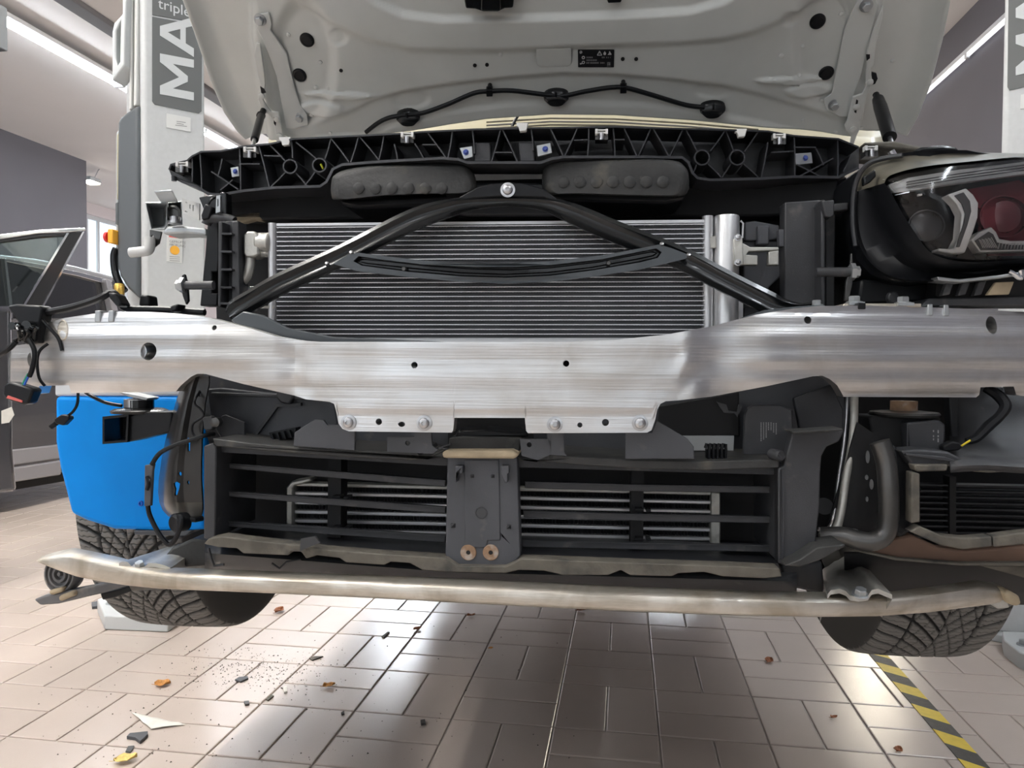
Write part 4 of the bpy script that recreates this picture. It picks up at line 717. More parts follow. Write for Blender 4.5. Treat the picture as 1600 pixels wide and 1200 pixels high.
# ------------------------------------------------------------------ active shutter
sh = part(MB().px([(332, 685), (380, 691), (420, 695), (540, 704), (652, 706), (656, 712), (668, 716), (684, 709), (692, 705), (694, 715), (640, 719), (540, 714), (420, 705), (336, 697)], .03, .13), 'shutter_frame', 'dusty_rubber', car, bevel=.0015)
part(MB().px([(806, 712), (820, 718), (838, 720), (845, 708), (900, 714), (1000, 719), (1100, 721), (1200, 718), (1214, 718), (1218, 722), (1217, 731), (1100, 735), (1000, 732), (900, 726), (845, 721), (812, 719)], .03, .13), 'top_lip', 'dusty_rubber', sh, bevel=.0015)
part(MB().px([(318, 697), (331, 692), (338, 700), (336, 842), (318, 842)], .035, .13), 'side_wall', 'dark_plastic', sh, bevel=.002)
part(MB().px([(1216, 732), (1225, 728), (1236, 684), (1237, 674), (1316, 670), (1319, 674), (1311, 690), (1292, 698), (1284, 712), (1282, 740), (1281, 790), (1276, 835), (1274, 856), (1250, 872), (1226, 884), (1216, 880)], .03, .02).px([(1216, 732), (1224, 732), (1222, 880), (1216, 880)], .03, .14), 'side_wall', 'dark_plastic', sh, bevel=.003)
part(MB().px([(1226, 884), (1250, 874), (1276, 856), (1320, 850), (1322, 854), (1280, 876), (1250, 886)], .0, .05), 'side_foot', 'dusty_rubber', sh, bevel=.002)
part(MB().px([(1236, 674), (1316, 669), (1319, 673), (1240, 678)], .0, .035), 'shelf', 'dusty_rubber', sh, bevel=.001); part(MB().ribbon([(1223, 735), (1224, 800), (1223, 878)], .027, .01, 2), 'edge_bead', 'rib_plastic', sh)
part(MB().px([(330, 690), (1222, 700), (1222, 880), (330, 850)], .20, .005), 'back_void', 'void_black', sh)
part(MB().px([(336, 694), (700, 716), (700, 728), (336, 706)], .05, .12).px([(808, 718), (1216, 732), (1216, 742), (808, 730)], .05, .12), 'inner_roof', 'black_plastic', sh)
mb = MB(); mb.lathe(P(1219, 712, .02), -V+U*.3, [(0, -.02), (.007, -.02), (.007, .0), (.0055, .003), (0, .003)], 14).ribbon([(1216, 708), (1222, 716)], .015, .008, 2); part(mb, 'screw_boss', 'dark_plastic', sh)
sl = [[(340, 727), (520, 741), (696, 755)], [(338, 771), (520, 784), (696, 797)], [(337, 818), (520, 830), (696, 842)], [(820, 757), (1000, 762), (1212, 765)], [(818, 803), (1000, 808), (1212, 812)], [(816, 849), (1000, 853), (1212, 857)]]
for i, s_ in enumerate(sl):
    lo = i < 3; pr = [(x, y-(3 if x < 400 else 4)) for x, y in s_]+[(x, y+(3.5 if x < 400 else 6)) for x, y in reversed(s_)]
    so = part(MB().px(pr, .075, .012), 'shutter_slat', 'dark_plastic', sh, bevel=.0012); part(MB().px([(x, y-(4.4)) for x, y in s_]+[(x, y-3) for x, y in reversed(s_)], .072, .008), 'seal', 'rib_plastic', so)
for x0, x1, yy in ((513, 533, ((778, 826))), (987, 1006, (798, 844))):
    ps = part(MB().px([(x0, 715), (x1, 716), (x1-1, 860), (x0-2, 855)], .10, .03), 'slat_pillar', 'void_black', sh)
    for y in yy: part(MB().pxbox(x0+6, y-3, x1-2, y, .085, .02).pxbox(x1+4, y-2, x1+11, y+2, .085, .02), 'pivot', 'satin_black', ps)
for y in (765, 815): part(MB().ribbon([(343, y+8), (349, y-10), (356, y-6), (356, y+6)], .09, .02, 2), 'lever', 'dark_plastic', sh)
# intercooler
ic = part(MB().px([(447, 762), (456, 752), (484, 747), (486, 752), (460, 759), (457, 764), (457, 842), (447, 842)], .145, .03), 'intercooler', 'alu_cast', car, bevel=.002)
part(MB().px([(1112, 768), (1126, 770), (1126, 872), (1110, 872)], .145, .03), 'end_tank', 'alu_cast', ic, bevel=.002)
for k, y in enumerate((757, 771, 785.5, 800, 814, 828.5, 842, 856)):
    f = lambda x: y+.022*(x-460); part(MB().prism([P(455, f(455)-3, .155), P(1114, f(1114)-3, .155), P(1114, f(1114)+3, .155), P(455, f(455)+3, .155)], V*.02), 'bar', 'alu_cast' if k == 0 else 'alu_tube', ic, bevel=.0015)
mb = MB()
for k, y in enumerate((764, 778, 793, 807, 821, 835, 849)):
    vs = []; fs = []
    for i in range(261):
        x = 457+(1112-457)*i/260; yy = y+.022*(x-460); s_ = 1 if i % 2 else -1; vs += [P(x, yy-5, .160), P(x, yy+5, .160), P(x+s_, yy-5, .17), P(x+s_, yy+5, .17)]
        if i: b = i*4; fs += [(b-2, b, b+1, b-1)]; fs += [(b-4, b-3, b-1, b-2)]
    mb.add(vs, fs)
tag(part(mb, 'fins', 'fin_grey', ic, recalc=False, ang=10), kind='stuff')
# middle bracket
mk = part(MB().px([(699, 714), (808, 714), (813, 868), (800, 884), (710, 884), (696, 868)], .03, .03, [[(770, 829), (777, 828), (782, 834), (782, 841), (770, 841)]]), 'centre_bracket', 'grey_plastic', car, bevel=.0015)
part(MB().px([(725, 718), (780, 718), (782, 845), (762, 845), (760, 856), (726, 856)], .0285, .004), 'centre_panel', 'grey_plastic', mk, bevel=.0015)
part(MB().px([(770, 829), (777, 828), (782, 834), (782, 841), (770, 841)], .04, .003), 'square_hole', 'void_black', mk)
for x in (716, 788): part(MB().px([(x-5, 728), (x+7, 728), (x+7, 740), (x+(5 if x > 750 else -2), 740), (x+(5 if x > 750 else -2), 754), (x+(1 if x > 750 else -5), 754), (x-5, 740)], .016, .016), 'hook', 'grey_plastic', mk, bevel=.0015)
part(MB().lathe(P(752, 801, .0285), -V, [(0, -.002), (.0085, -.002), (.0085, .0008), (.0075, .0012), (.0068, .0003), (0, .0003)], 24), 'emblem_disc', 'dark_plastic', mk)
for x, y in ((738, 744), (770, 744), (708, 821), (795, 823)): part(MB().loft([[P(x-3.5, y-3.5, .03), P(x+3.5, y-3.5, .03), P(x+3.5, y+3.5, .03), P(x-3.5, y+3.5, .03)], [P(x-.4, y-.4, .024), P(x+.4, y-.4, .024), P(x+.4, y+.4, .024), P(x-.4, y+.4, .024)]]), 'stud', 'dark_plastic', mk)
for x in (732, 767): part(MB().lathe(P(x, 863, .03), -V, [(0, -.002), (.0109, -.002), (.0109, .0014), (.0102, .002), (.003, .0018), (.003, -.001), (0, -.001)], 28), 'washer', 'rust', mk); part(MB().lathe(P(x, 863, .03), -V, [(0, -.001), (.0028, -.001), (.0028, .0012), (0, .0012)], 12), 'threaded_hole', 'void_black', mk)
part(MB().px([(690, 707), (697, 704), (800, 704), (812, 710), (806, 715), (802, 717), (692, 716)], .015, .09), 'foam_strip', 'tan_foam', mk, bevel=.003)
part(MB().px([(701, 684), (720, 682), (815, 684), (812, 706), (700, 706)], .04, .06), 'taped_block', 'dusty_rubber', mk, bevel=.002); part(MB().px([(715, 672), (760, 671), (822, 676), (826, 683), (710, 684)], .05, .06), 'rubber_strip', 'satin_black', mk, bevel=.003)
for pts, hl in (([(458, 697), (460, 676), (490, 656), (505, 656), (511, 664), (555, 664), (554, 704)], []), ([(605, 683), (647, 683), (647, 670), (673, 670), (675, 696), (684, 703), (676, 709), (605, 706)], [oval(637, 692, 4, 4, 10)]), ([(812, 686), (858, 686), (861, 690), (861, 710), (840, 719), (815, 712)], [oval(827, 695, 4, 4, 10)]), ([(854, 677), (881, 677), (882, 706), (886, 713), (858, 711)], []), ([(977, 676), (1018, 676), (1026, 657), (1075, 686), (1084, 698), (1085, 717), (977, 717)], [])):
    part(MB().px(pts, .022, .006, hl), 'support_tab', 'grey_plastic', sh, bevel=.001 if not hl else 0)
for q in ([(675, 704), (692, 698), (704, 694)], [(676, 708), (690, 700), (700, 702)]): part(MB().ribbon(q, .03, .006, 2), 'torn_strand', 'dark_plastic', sh)
# ragged lower lip and belly panel
part(MB().px([(318, 850), (325, 842), (345, 838), (400, 845), (470, 852), (500, 858), (600, 866), (698, 872), (715, 884), (790, 885), (815, 873), (1000, 880), (1150, 885), (1218, 888), (1222, 901), (1195, 904), (1130, 901), (1100, 894), (1060, 896), (1050, 901), (985, 899), (970, 891), (950, 899), (880, 899), (850, 892), (810, 891), (790, 896), (700, 894), (660, 891), (640, 880), (610, 878), (600, 883), (540, 879), (530, 872), (495, 868), (478, 873), (470, 862), (455, 862), (450, 868), (380, 865), (370, 857), (340, 855)], .02, .025), 'lower_lip', 'dusty_plastic', sh, bevel=.0015)
part(MB().px([(470, 842), (492, 838), (500, 848), (480, 856), (468, 862)], .012, .004), 'torn_flap', 'dark_plastic', sh)
part(MB().px([(335, 846), (700, 864), (815, 866), (1216, 880), (1216, 890), (815, 880), (700, 876), (335, 850)], .045, .12), 'inner_floor', 'black_plastic', sh)
mb = MB(); rows = []
for x in range(320, 1270, 25): y0 = lin([(320, 850), (700, 880), (1260, 895)], x); rows.append([P(x, y0, .07), P(x, y0+14, .055), P(x, y0+28, .075), P(x, y0+44, .13), P(x, y0+50, .4)])
part(mb.grid(rows), 'belly_panel', 'dark_plastic', car).modifiers.new('s', 'SOLIDIFY').thickness = .004
part(MB().tube([P(425, 880, .05), P(437, 888, .05), P(448, 878, .05), P(470, 874, .052)], .0016, 6), 'torn_strand', 'rib_plastic', car); part(MB().tube([P(326, 856, .05), P(330, 872, .05), P(335, 884, .05), P(350, 882, .05)], .002, 6), 'torn_strand', 'rib_plastic', car)
# ------------------------------------------------------------------ lower crash bar
lt = [(57, 876), (66, 869), (88, 862), (109, 857), (140, 863), (180, 872), (215, 881), (260, 888), (320, 890), (400, 893), (550, 899), (700, 905), (850, 912), (1000, 919), (1180, 925), (1300, 927), (1400, 926), (1470, 917), (1530, 908), (1556, 912), (1580, 924), (1588, 932)]
lb_ = [(57, 877), (66, 881), (88, 890), (120, 901), (160, 909), (200, 915), (250, 920), (400, 926), (550, 933), (700, 941), (850, 949), (1000, 956), (1150, 962), (1280, 964), (1370, 963), (1450, 957), (1520, 948), (1560, 943), (1580, 940), (1588, 938)]
lc_ = [(57, .10), (110, .085), (200, .05), (300, .02), (500, .0), (793, -.01), (1100, .0), (1280, .02), (1400, .05), (1500, .085), (1590, .12)]
rings = []
for x in sorted(set([p[0] for p in lt+lb_]+list(range(60, 1588, 20)))):
    a, b = lin(lt, x), lin(lb_, x); cd = lin(lc_, x); pf = [(0, .030), (.18, .010), (.28, .004), (.4, .001), (.6, 0), (.86, 0), (.94, .001), (1, .007)]
    f = [P(x, a+(b-a)*t, cd+d+.0012*noise.noise(Vector((x*.02, t*3, 1)))) for t, d in pf]; rings.append(f+[f[-1]+V*.03, f[0]+V*.012-Z*.002])
cbar = part(MB().loft(rings), 'crash_bar', 'alu_bar', car, ang=40)
part(MB().px([(1570, 926), (1580, 924), (1594, 932), (1597, 944), (1590, 948), (1575, 944)], .1, .03), 'end_plug', 'tan_foam', cbar, bevel=.004)
part(MB().px([(1540, 938), (1574, 936), (1578, 950), (1560, 952)], .11, .05), 'end_box', 'alu_cast', cbar, bevel=.002)
def strut(front, rear, cf, cr_, drop=10):
    mb = MB(); n = len(front); A_ = [P(x, y, cf) for x, y in front]; B_ = [P(x, y, cr_) for x, y in rear]; k = 5; top = [[A_[i].lerp(B_[i], j/k) for i in range(n)] for j in range(k+1)]
    o = part(mb.loft([r+[p-Z*.006 for p in reversed(r)] for r in top]), 'crash_bar_strut', 'alu_cast', car, ang=45); part(MB().loft([[A_[0]-Z*.006, A_[0], A_[0]+V*.004, A_[0]-Z*.05+V*.03], [B_[0]-Z*.006, B_[0], B_[0]+V*.004, B_[0]-Z*.07]]).loft([[A_[-1]-Z*.006, A_[-1], A_[-1]+V*.004, A_[-1]-Z*.04+V*.03], [B_[-1]-Z*.006, B_[-1], B_[-1]+V*.004, B_[-1]-Z*.07]]), 'flank', 'alu_cast', o); return o
s1 = strut([(1293, 929), (1298, 922), (1312, 920), (1322, 924), (1328, 931), (1342, 933), (1356, 931), (1362, 922), (1372, 920), (1384, 925), (1394, 929)], [(1283, 893), (1287, 888), (1295, 884), (1304, 877), (1310, 875), (1316, 871), (1321, 868), (1326, 864), (1331, 864), (1338, 870), (1342, 873)], .03, .26)
s2 = strut([(186, 880), (192, 877), (199, 878), (205, 884), (212, 889), (220, 889), (227, 885), (232, 880), (244, 880), (256, 883), (266, 887)], [(258, 858), (262, 855), (268, 852), (274, 852), (280, 850), (288, 848), (296, 848), (302, 845), (310, 842), (318, 842), (326, 846)], .06, .24)
inst('bolt', hexbolt, P(1344, 930, .036), Z+V*-.3, s1, 1.25); inst('bolt', hexbolt, P(219, 886, .066), Z+V*-.3, s2, 1.1)
part(MB().px([(268, 856), (300, 842), (332, 846), (332, 884), (262, 888), (245, 882)], .12, .05), 'strut_housing', 'dusty_rubber', car, bevel=.004)
part(MB().px([(1220, 884), (1285, 876), (1290, 930), (1225, 915)], .14, .05), 'strut_housing', 'dark_plastic', car, bevel=.004)
# ------------------------------------------------------------------ curved bracket arms at both sides
rows = []
for y, xl, xr in ((588, 292, 326), (600, 284, 326), (630, 274, 320), (660, 266, 317), (690, 258, 315), (720, 252, 314), (750, 248, 314), (770, 247, 315), (785, 249, 316), (797, 254, 316), (806, 262, 314), (813, 274, 310)):
    r = []; N_ = 13
    for j in range(13): t = j/12; x = xl+(xr-xl)*t; r.append(P(x, y, .055+.05*max(0, 1-t/.32)**2.2+(.04*((y-780)/33)**2 if y > 780 else 0)-.006*sm((t-.45)/.1)*-1))
    rows.append(r+[p+V*.004 for p in reversed(r)])
arm = part(MB().loft(rows), 'bracket_arm', 'arm_black', car, ang=50)
cut(arm, [oval(312, 615, 2.5, 5), [(291, 685), (295, 684), (298, 688), (297, 694), (297, 704), (294, 706), (293, 704), (293, 694), (291, 690)], [(275, 754), (279, 751), (283, 755), (282, 763), (280, 772), (277, 774), (276, 772), (277, 763), (275, 758)], oval(283, 740, 2, 3.4), oval(294, 754, 1.8, 3.2)], lambda x, y: .061)
def flat_sweep(name, pts, wd, th, m, par, up=-V, sm__=5): return part(MB().sweep([P(*p) for p in pts], [(wd*cos(2*pi*i/14), th*sin(2*pi*i/14)) for i in range(14)], up, smooth=sm__), name, m, par, ang=60)
ra = part(MB().px([(1340, 660), (1372, 682), (1384, 760), (1384, 825), (1360, 838), (1290, 836), (1300, 800)], .10, .004), 'bracket_arm', 'void_black', car)
flat_sweep('outer_rim', [(1374, 690, .06), (1384, 720, .058), (1388, 765, .055), (1388, 810, .055), (1381, 836, .055), (1362, 846, .055), (1340, 844, .058), (1318, 838, .065), (1284, 838, .075)], .013, .012, 'steel_dark', ra)
for x, y, a, b in ((1356, 714, 3, 10), (1354.5, 746, 2.5, 4), (1362, 757, 3, 8), (1355, 780, 2, 4), (1332, 829, 9, 3)): part(MB().px(oval(x, y, a, b, 14), .097, .002), 'slot', 'zinc', ra)
flat_sweep('pipe', [(1335, 612, .12), (1333, 680, .11), (1322, 745, .10), (1314, 800, .09), (1306, 828, .085), (1295, 837, .085), (1280, 838, .085)], .0055, .005, 'alu_cast', car); flat_sweep('pipe', [(1325, 612, .13), (1319, 690, .12), (1310, 750, .11), (1303, 806, .10), (1296, 824, .09), (1286, 829, .09), (1278, 826, .09)], .0028, .0028, 'steel', car)
part(MB().cyl(P(1288, 791, .2), P(1288, 791, .14), .012), 'damper', 'dark_plastic', car)
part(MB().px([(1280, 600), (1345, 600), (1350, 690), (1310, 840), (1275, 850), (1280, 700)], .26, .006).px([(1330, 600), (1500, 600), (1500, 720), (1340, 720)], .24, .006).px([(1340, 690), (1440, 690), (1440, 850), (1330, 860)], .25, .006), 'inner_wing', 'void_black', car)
# ------------------------------------------------------------------ horns
def bx(mb, pts, c0, c1, **k): return mb.px(pts, c0, c1-c0, **k)
hn = part(MB().px([(160, 651), (201, 647), (199, 691), (160, 694)], .09, .05, [[(163, 655), (198, 651), (196, 688), (163, 690)]]), 'horn', 'satin_black', car)
part(MB().px([(200, 650), (215, 644), (267, 643), (270, 648), (266, 676), (240, 681), (200, 691)], .095, .045), 'trumpet', 'satin_black', hn, bevel=.003); part(MB().px([(163, 655), (198, 651), (196, 688), (163, 690)], .135, .003), 'mouth_back', 'void_black', hn)
part(MB().lathe(P(218, 645, .125), Z, [(0, 0), (.040, 0), (.041, .004), (.034, .007), (.021, .008), (.021, .020), (.016, .022), (0, .022)], 28), 'sound_disc', 'gloss_black', hn); part(MB().lathe(P(217, 636, .125), Z, [(0, 0), (.021, 0), (.021, .012), (.008, .013), (.008, .016), (0, .016)], 24), 'hub', 'steel', hn); part(MB().px([(182, 612), (198, 614), (232, 622), (228, 626), (200, 620)], .11, .03), 'bracket', 'zinc', hn, bevel=.001)
hr = part(MB().px([(1358, 650), (1470, 650), (1470, 668), (1416, 668), (1417, 704), (1390, 700), (1362, 684)], .12, .06), 'horn', 'void_black', car, bevel=.003)
part(MB().px([(1417, 660), (1468, 656), (1478, 664), (1476, 706), (1419, 704)], .10, .05), 'horn_body', 'dark_plastic', hr, bevel=.003); part(MB().lathe(P(1412, 650, .14), Z, [(0, 0), (.044, 0), (.046, .003), (.044, .006), (.02, .008), (0, .008)], 28), 'sound_disc', 'steel_dark', hr); part(MB().lathe(P(1412, 644, .14), Z, [(0, 0), (.0175, 0), (.0175, .016), (0, .016)], 20), 'hub', 'rust', hr)
mb = MB()
for y0, y1 in ((672, 677), (680, 683), (685, 691)): mb.pxbox(1465, y0, 1467, y1, .0995, .0006).pxbox(1458, y0, 1459.5, y0+3, .0995, .0006)
part(mb, 'print', 'print_grey', hr)
part(MB().ribbon([(1418, 662), (1418, 700), (1430, 706), (1475, 706)], .095, .01, 2), 'rim', 'dark_plastic', hr)
# ------------------------------------------------------------------ cables
def cable(name, pts, r, m='satin_black', n=8): return part(MB().tube([P(*p) for p in pts], r, n, smooth=5), name, m, car)
hs = cable('wiring_harness', [(66, 490, .09), (85, 486, .085), (110, 481, .085), (140, 472, .085), (160, 464, .085), (173, 457, .09), (182, 462, .09), (188, 472, .10), (200, 482, .11), (260, 484, .12), (320, 488, .12)], .0055); 
for q, c_ in (([(10, 478), (24, 475), (62, 477), (66, 484), (62, 505), (61, 536), (40, 538), (29, 530), (27, 502)], .075), ([(168, 456), (180, 458), (190, 476), (182, 480), (170, 466)], .08), ([(218, 460), (232, 461), (234, 478), (216, 478)], .12), ([(265, 478), (278, 474), (276, 486), (266, 488)], .1)): part(MB().px(q, c_, .025), 'connector_bracket', 'satin_black', hs, bevel=.003)
mb = MB()
for k in range(7): a = random.random()*6; mb.tube([P(22+k*4, 505+k*3, .065), P(26+k*5+3*cos(a), 515+4*sin(a), .055), P(30+k*4, 528-2*k, .062), P(22+k*5, 532, .066)], .0025, 6, smooth=4)
mb.lathe(P(28, 510, .07), -V, [(0, 0), (.006, 0), (.006, .012), (0, .012)], 12).lathe(P(50, 510, .07), -V, [(0, 0), (.008, 0), (.008, .012), (0, .012)], 12); part(mb, 'plug_cluster', 'gloss_black', hs)
part(MB().tube([P(45, 530, .06), P(53, 545, .058), P(54, 560, .058), P(50, 578, .058), P(46, 588, .06)], .0035, 8, smooth=5).tube([P(25, 534, .06), P(10, 548, .06), P(-15, 562, .07)], .004, 8, smooth=4).tube([P(75, 537, .075), P(62, 548, .07), P(58, 565, .07), P(61, 590, .07), P(70, 603, .075)], .0022, 8, smooth=5).tube([P(66, 500, .08), P(80, 515, .078), P(92, 530, .076), P(97, 548, .075)], .0026, 8, smooth=4), 'loose_wires', 'satin_black', hs)
for m_, dx in (('wire_blue', 0), ('wire_green', -3)): part(MB().tube([P(47+dx, 584, .06), P(42+dx, 593, .06), P(38+dx, 602, .06)], .0016, 6, smooth=4), 'wire', m_, hs)
cp = part(MB().px([(5, 602), (14, 596), (48, 606), (52, 610), (44, 630), (36, 633), (8, 624), (4, 616)], .055, .02), 'connector', 'satin_black', hs, bevel=.003); part(MB().px([(12, 618), (34, 626), (34, 629), (10, 622)], .053, .004), 'pin_seal', 'red_label', cp)
k1 = cable('horn_cable', [(122, 612, .13), (121, 630, .12), (115, 642, .12), (106, 650, .12)], .0022); part(MB().px([(84, 655), (95, 648), (107, 650), (108, 655), (98, 665), (86, 662)], .115, .012), 'connector', 'satin_black', k1, bevel=.0015); part(MB().cyl(P(88, 661, .12), P(80, 667, .12), .004), 'plug_tip', 'satin_black', k1)
cable('horn_cable', [(134, 613, .13), (145, 620, .12), (165, 629, .12), (190, 634, .12)], .0028)
k2 = cable('sensor_cable', [(334, 678, .06), (318, 681, .04), (300, 687, .035), (275, 695, .035), (250, 708, .035), (237, 726, .035)], .0032); part(MB().px([(226, 727), (240, 725), (238, 735), (235, 791), (225, 791)], .035, .006), 'cable_holder', 'grey_plastic', k2, bevel=.001)
part(MB().tube([P(230, 745, .033), P(233, 755, .03), P(230, 765, .031)], .003, 6, smooth=4), 'cable_tie', 'satin_black', k2); part(MB().tube([P(231, 790, .035), P(234, 805, .035), P(245, 828, .035), P(257, 845, .035), P(266, 851, .035), P(276, 838, .03), P(284, 812, .03), P(279, 806, .035)], .0034, 8, smooth=5), 'lower_cable', 'satin_black', k2)
part(MB().lathe(P(281, 816, .045), -V*.8-U*.4, [(0, -.01), (.013, -.01), (.0135, .008), (.010, .011), (0, .011)], 18), 'parking_sensor', 'satin_black', k2); part(MB().tube([P(292, 811, .05), P(305, 812, .05), P(316, 810, .06)], .004, 8), 'plug', 'satin_black', k2)
k3 = cable('small_cable', [(322, 600, .08), (306, 622, .05), (305, 632, .05), (314, 640, .05), (318, 650, .05), (302, 662, .05), (301, 676, .05), (310, 688, .05)], .0018, n=6); part(MB().px([(316, 652), (330, 650), (336, 664), (330, 672), (318, 672)], .06, .012), 'connector', 'dark_plastic', k3, bevel=.002); part(MB().lathe(P(336, 660, .06), -V, [(0, -.01), (.007, -.01), (.007, .001), (.004, .002), (0, .002)], 14), 'screw', 'steel_dark', k3)
k4 = cable('fog_lamp_cable', [(1540, 606, .12), (1560, 618, .11), (1571, 634, .10), (1562, 650, .10), (1545, 665, .10), (1525, 685, .095), (1510, 690, .095)], [.006, .0075, .0075, .0065, .0075, .006, .005]); part(MB().tube([P(1516, 688, .09), P(1508, 693, .09), P(1502, 697, .09)], .0014, 6), 'wire', 'wire_yellow', k4); part(MB().px([(1474, 697), (1488, 690), (1500, 692), (1504, 700), (1498, 704), (1476, 706)], .085, .015), 'connector', 'satin_black', k4, bevel=.002)
# ------------------------------------------------------------------ washer tank
wt = [(85, 619), (85, 690), (92, 732), (110, 803), (134, 814), (178, 828), (270, 831), (322, 828), (322, 619)]
tk = part(MB().px(wt, .22, .10), 'washer_tank', 'fluid_blue', car, bevel=.008, seg=3); part(MB().px([(85, 588), (85, 619), (322, 619), (322, 588)], .222, .096), 'empty_top', 'tank_white', tk, bevel=.004)
part(MB().px(oval(219, 787, 3.4, 4.2, 16), .217, .003, [oval(219, 787, 2, 2.8, 16)]), 'drain_plug', 'wire_blue', tk); part(MB().px([(208, 829), (300, 829), (290, 838), (210, 836)], .22, .06), 'tank_foot', 'grey_plastic', tk, bevel=.002)
# ------------------------------------------------------------------ wheels
def tyre_mesh():
    R, Wd = .338, .225; mb = MB(); g = []
    prof = [(-.5, .60), (-.53, .68), (-.54, .80), (-.52, .90), (-.485, .955), (-.44, .982), (-.36, .993), (-.2, .998), (0, 1), (.2, .998), (.36, .993), (.44, .982), (.485, .955), (.52, .90), (.54, .80), (.53, .68), (.5, .60)]
    pr = []; cp_ = [Vector((w*Wd, r*R, 0)) for w, r in prof]
    full = cr(cp_, 40)
    for k, p in enumerate(full):
        if abs(p.x) < .455*Wd and p.y > .95*R:
            if k % 2 == 0: pr.append(p)
        elif k % 8 == 0: pr.append(p)
    A = []; a = 0.0
    while a < 2*pi-1e-4: A.append(a); a += 2*pi/2000 if .62*pi < a < 1.72*pi else 2*pi/500
    bnd = lambda x, lo, w: sm((w/2-abs(x-lo))/.035+.5)
    def fg(a, w, s):
        t = a*NPITCH/(2*pi); ph = (t+2.6*(1-(1-s)**2)+(.5 if w < 0 else 0)) % 1
        f = bnd(ph, .5, .27)
        f = max(f, sm((.024-abs(s-.50))/.014+.5), sm((.016-abs(s-.0))/.014+.5))
        if s > .04:
            q = (t*3+.45*abs(((s*9) % 1)-.5)) % 1; f = max(f, .55*sm((.07-abs(q-.5))/.06+.5))
            if s < .5: q = (s*4.2-t*.5) % 1; f = max(f, .8*sm((.045-abs(q-.5))/.05+.5))
        return f*sm((.955-s)/.05)
    n = len(pr); NA = len(A); vs = []
    for a in A:
        ca, sa = cos(a), sin(a)
        for p in pr:
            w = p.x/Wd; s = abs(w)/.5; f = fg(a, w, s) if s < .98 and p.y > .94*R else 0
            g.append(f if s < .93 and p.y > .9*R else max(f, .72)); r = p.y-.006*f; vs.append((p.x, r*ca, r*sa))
    fs = [(i*n+j, i*n+j+1, ((i+1) % NA)*n+j+1, ((i+1) % NA)*n+j) for i in range(NA) for j in range(n-1)]
    me = bpy.data.meshes.new('tyre'); me.from_pydata(vs, [], fs); me.materials.append(M['tyre']); me.polygons.foreach_set('use_smooth', [True]*len(fs))
    at = me.attributes.new('groove', 'FLOAT', 'POINT'); at.data.foreach_set('value', g); return me
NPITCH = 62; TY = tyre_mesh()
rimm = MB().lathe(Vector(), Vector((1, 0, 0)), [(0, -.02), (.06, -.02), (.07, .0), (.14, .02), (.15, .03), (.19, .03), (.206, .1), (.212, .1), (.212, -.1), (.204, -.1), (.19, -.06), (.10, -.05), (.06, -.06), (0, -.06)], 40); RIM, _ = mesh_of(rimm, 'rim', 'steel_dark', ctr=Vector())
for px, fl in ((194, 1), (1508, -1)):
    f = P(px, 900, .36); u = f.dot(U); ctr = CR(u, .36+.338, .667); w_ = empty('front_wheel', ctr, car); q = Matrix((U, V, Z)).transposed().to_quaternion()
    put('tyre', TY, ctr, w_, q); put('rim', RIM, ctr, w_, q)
# ------------------------------------------------------------------ headlight on the right
HC = lambda x, y=0: .035+(x-1450)**2*(4.5e-6 if x < 1450 else 1.6e-6)
hl = part(MB().px([(1333, 300), (1338, 275), (1352, 254), (1375, 246), (1395, 243), (1440, 238), (1500, 237), (1600, 240), (1690, 246), (1690, 424), (1600, 426), (1520, 432), (1470, 438), (1440, 442), (1395, 438), (1365, 426), (1345, 405), (1334, 380), (1331, 340)], lambda x, y: HC(x)+.055, .16), 'headlight', 'satin_black', car, bevel=.012, seg=3)
# inner wing of the housing: a dished cover between rim and lens
rim_o = [(1336, 300), (1333, 340), (1337, 378), (1348, 404), (1368, 424), (1396, 436), (1440, 441), (1500, 436), (1600, 428), (1690, 425)]
rim_i = [(1382, 286), (1392, 300), (1408, 330), (1426, 358), (1444, 384), (1460, 398), (1490, 407), (1530, 410), (1600, 406), (1690, 402)]
ro, ri = cr([(*p, 0) for p in rim_o], 5), cr([(*p, 0) for p in rim_i], 5); rows = []
for k, (t, d) in enumerate(((0, .045), (.06, .035), (.12, .043), (.45, .050), (.62, .035), (.7, .02), (.82, .012), (1, .0))): rows.append([P(o.x+(i.x-o.x)*t, o.y+(i.y-o.y)*t, HC(o.x+(i.x-o.x)*t)+d) for o, i in zip(ro, ri)])
part(MB().grid(rows), 'housing', 'satin_black', hl, ang=60)
top_o = [(1336, 300), (1340, 272), (1356, 254), (1395, 244), (1440, 239), (1500, 238), (1600, 240), (1690, 245)]; top_i = [(1382, 286), (1386, 278), (1396, 272), (1424, 264), (1460, 258), (1510, 253), (1600, 245), (1690, 247)]
ro, ri = cr([(*p, 0) for p in top_o], 5), cr([(*p, 0) for p in top_i], 5)
part(MB().grid([[P(o.x+(i.x-o.x)*t, o.y+(i.y-o.y)*t, HC(o.x+(i.x-o.x)*t)+d) for o, i in zip(ro, ri)] for t, d in ((0, .06), (.15, .05), (.5, .04), (1, .0))]), 'housing_top', 'dust_film', hl, ang=60)
part(MB().tube([P(x, y, HC(x)+.04) for x, y in ((1337, 385), (1333, 350), (1334, 305), (1342, 275), (1356, 257), (1378, 248), (1410, 243))], .0035, 8, smooth=4), 'seal', 'rib_plastic', hl)
lens = [(1380, 284), (1388, 277), (1425, 265), (1500, 254), (1600, 246), (1700, 240), (1700, 402), (1600, 404), (1530, 408), (1490, 405), (1462, 397), (1444, 380), (1424, 352), (1402, 318)]
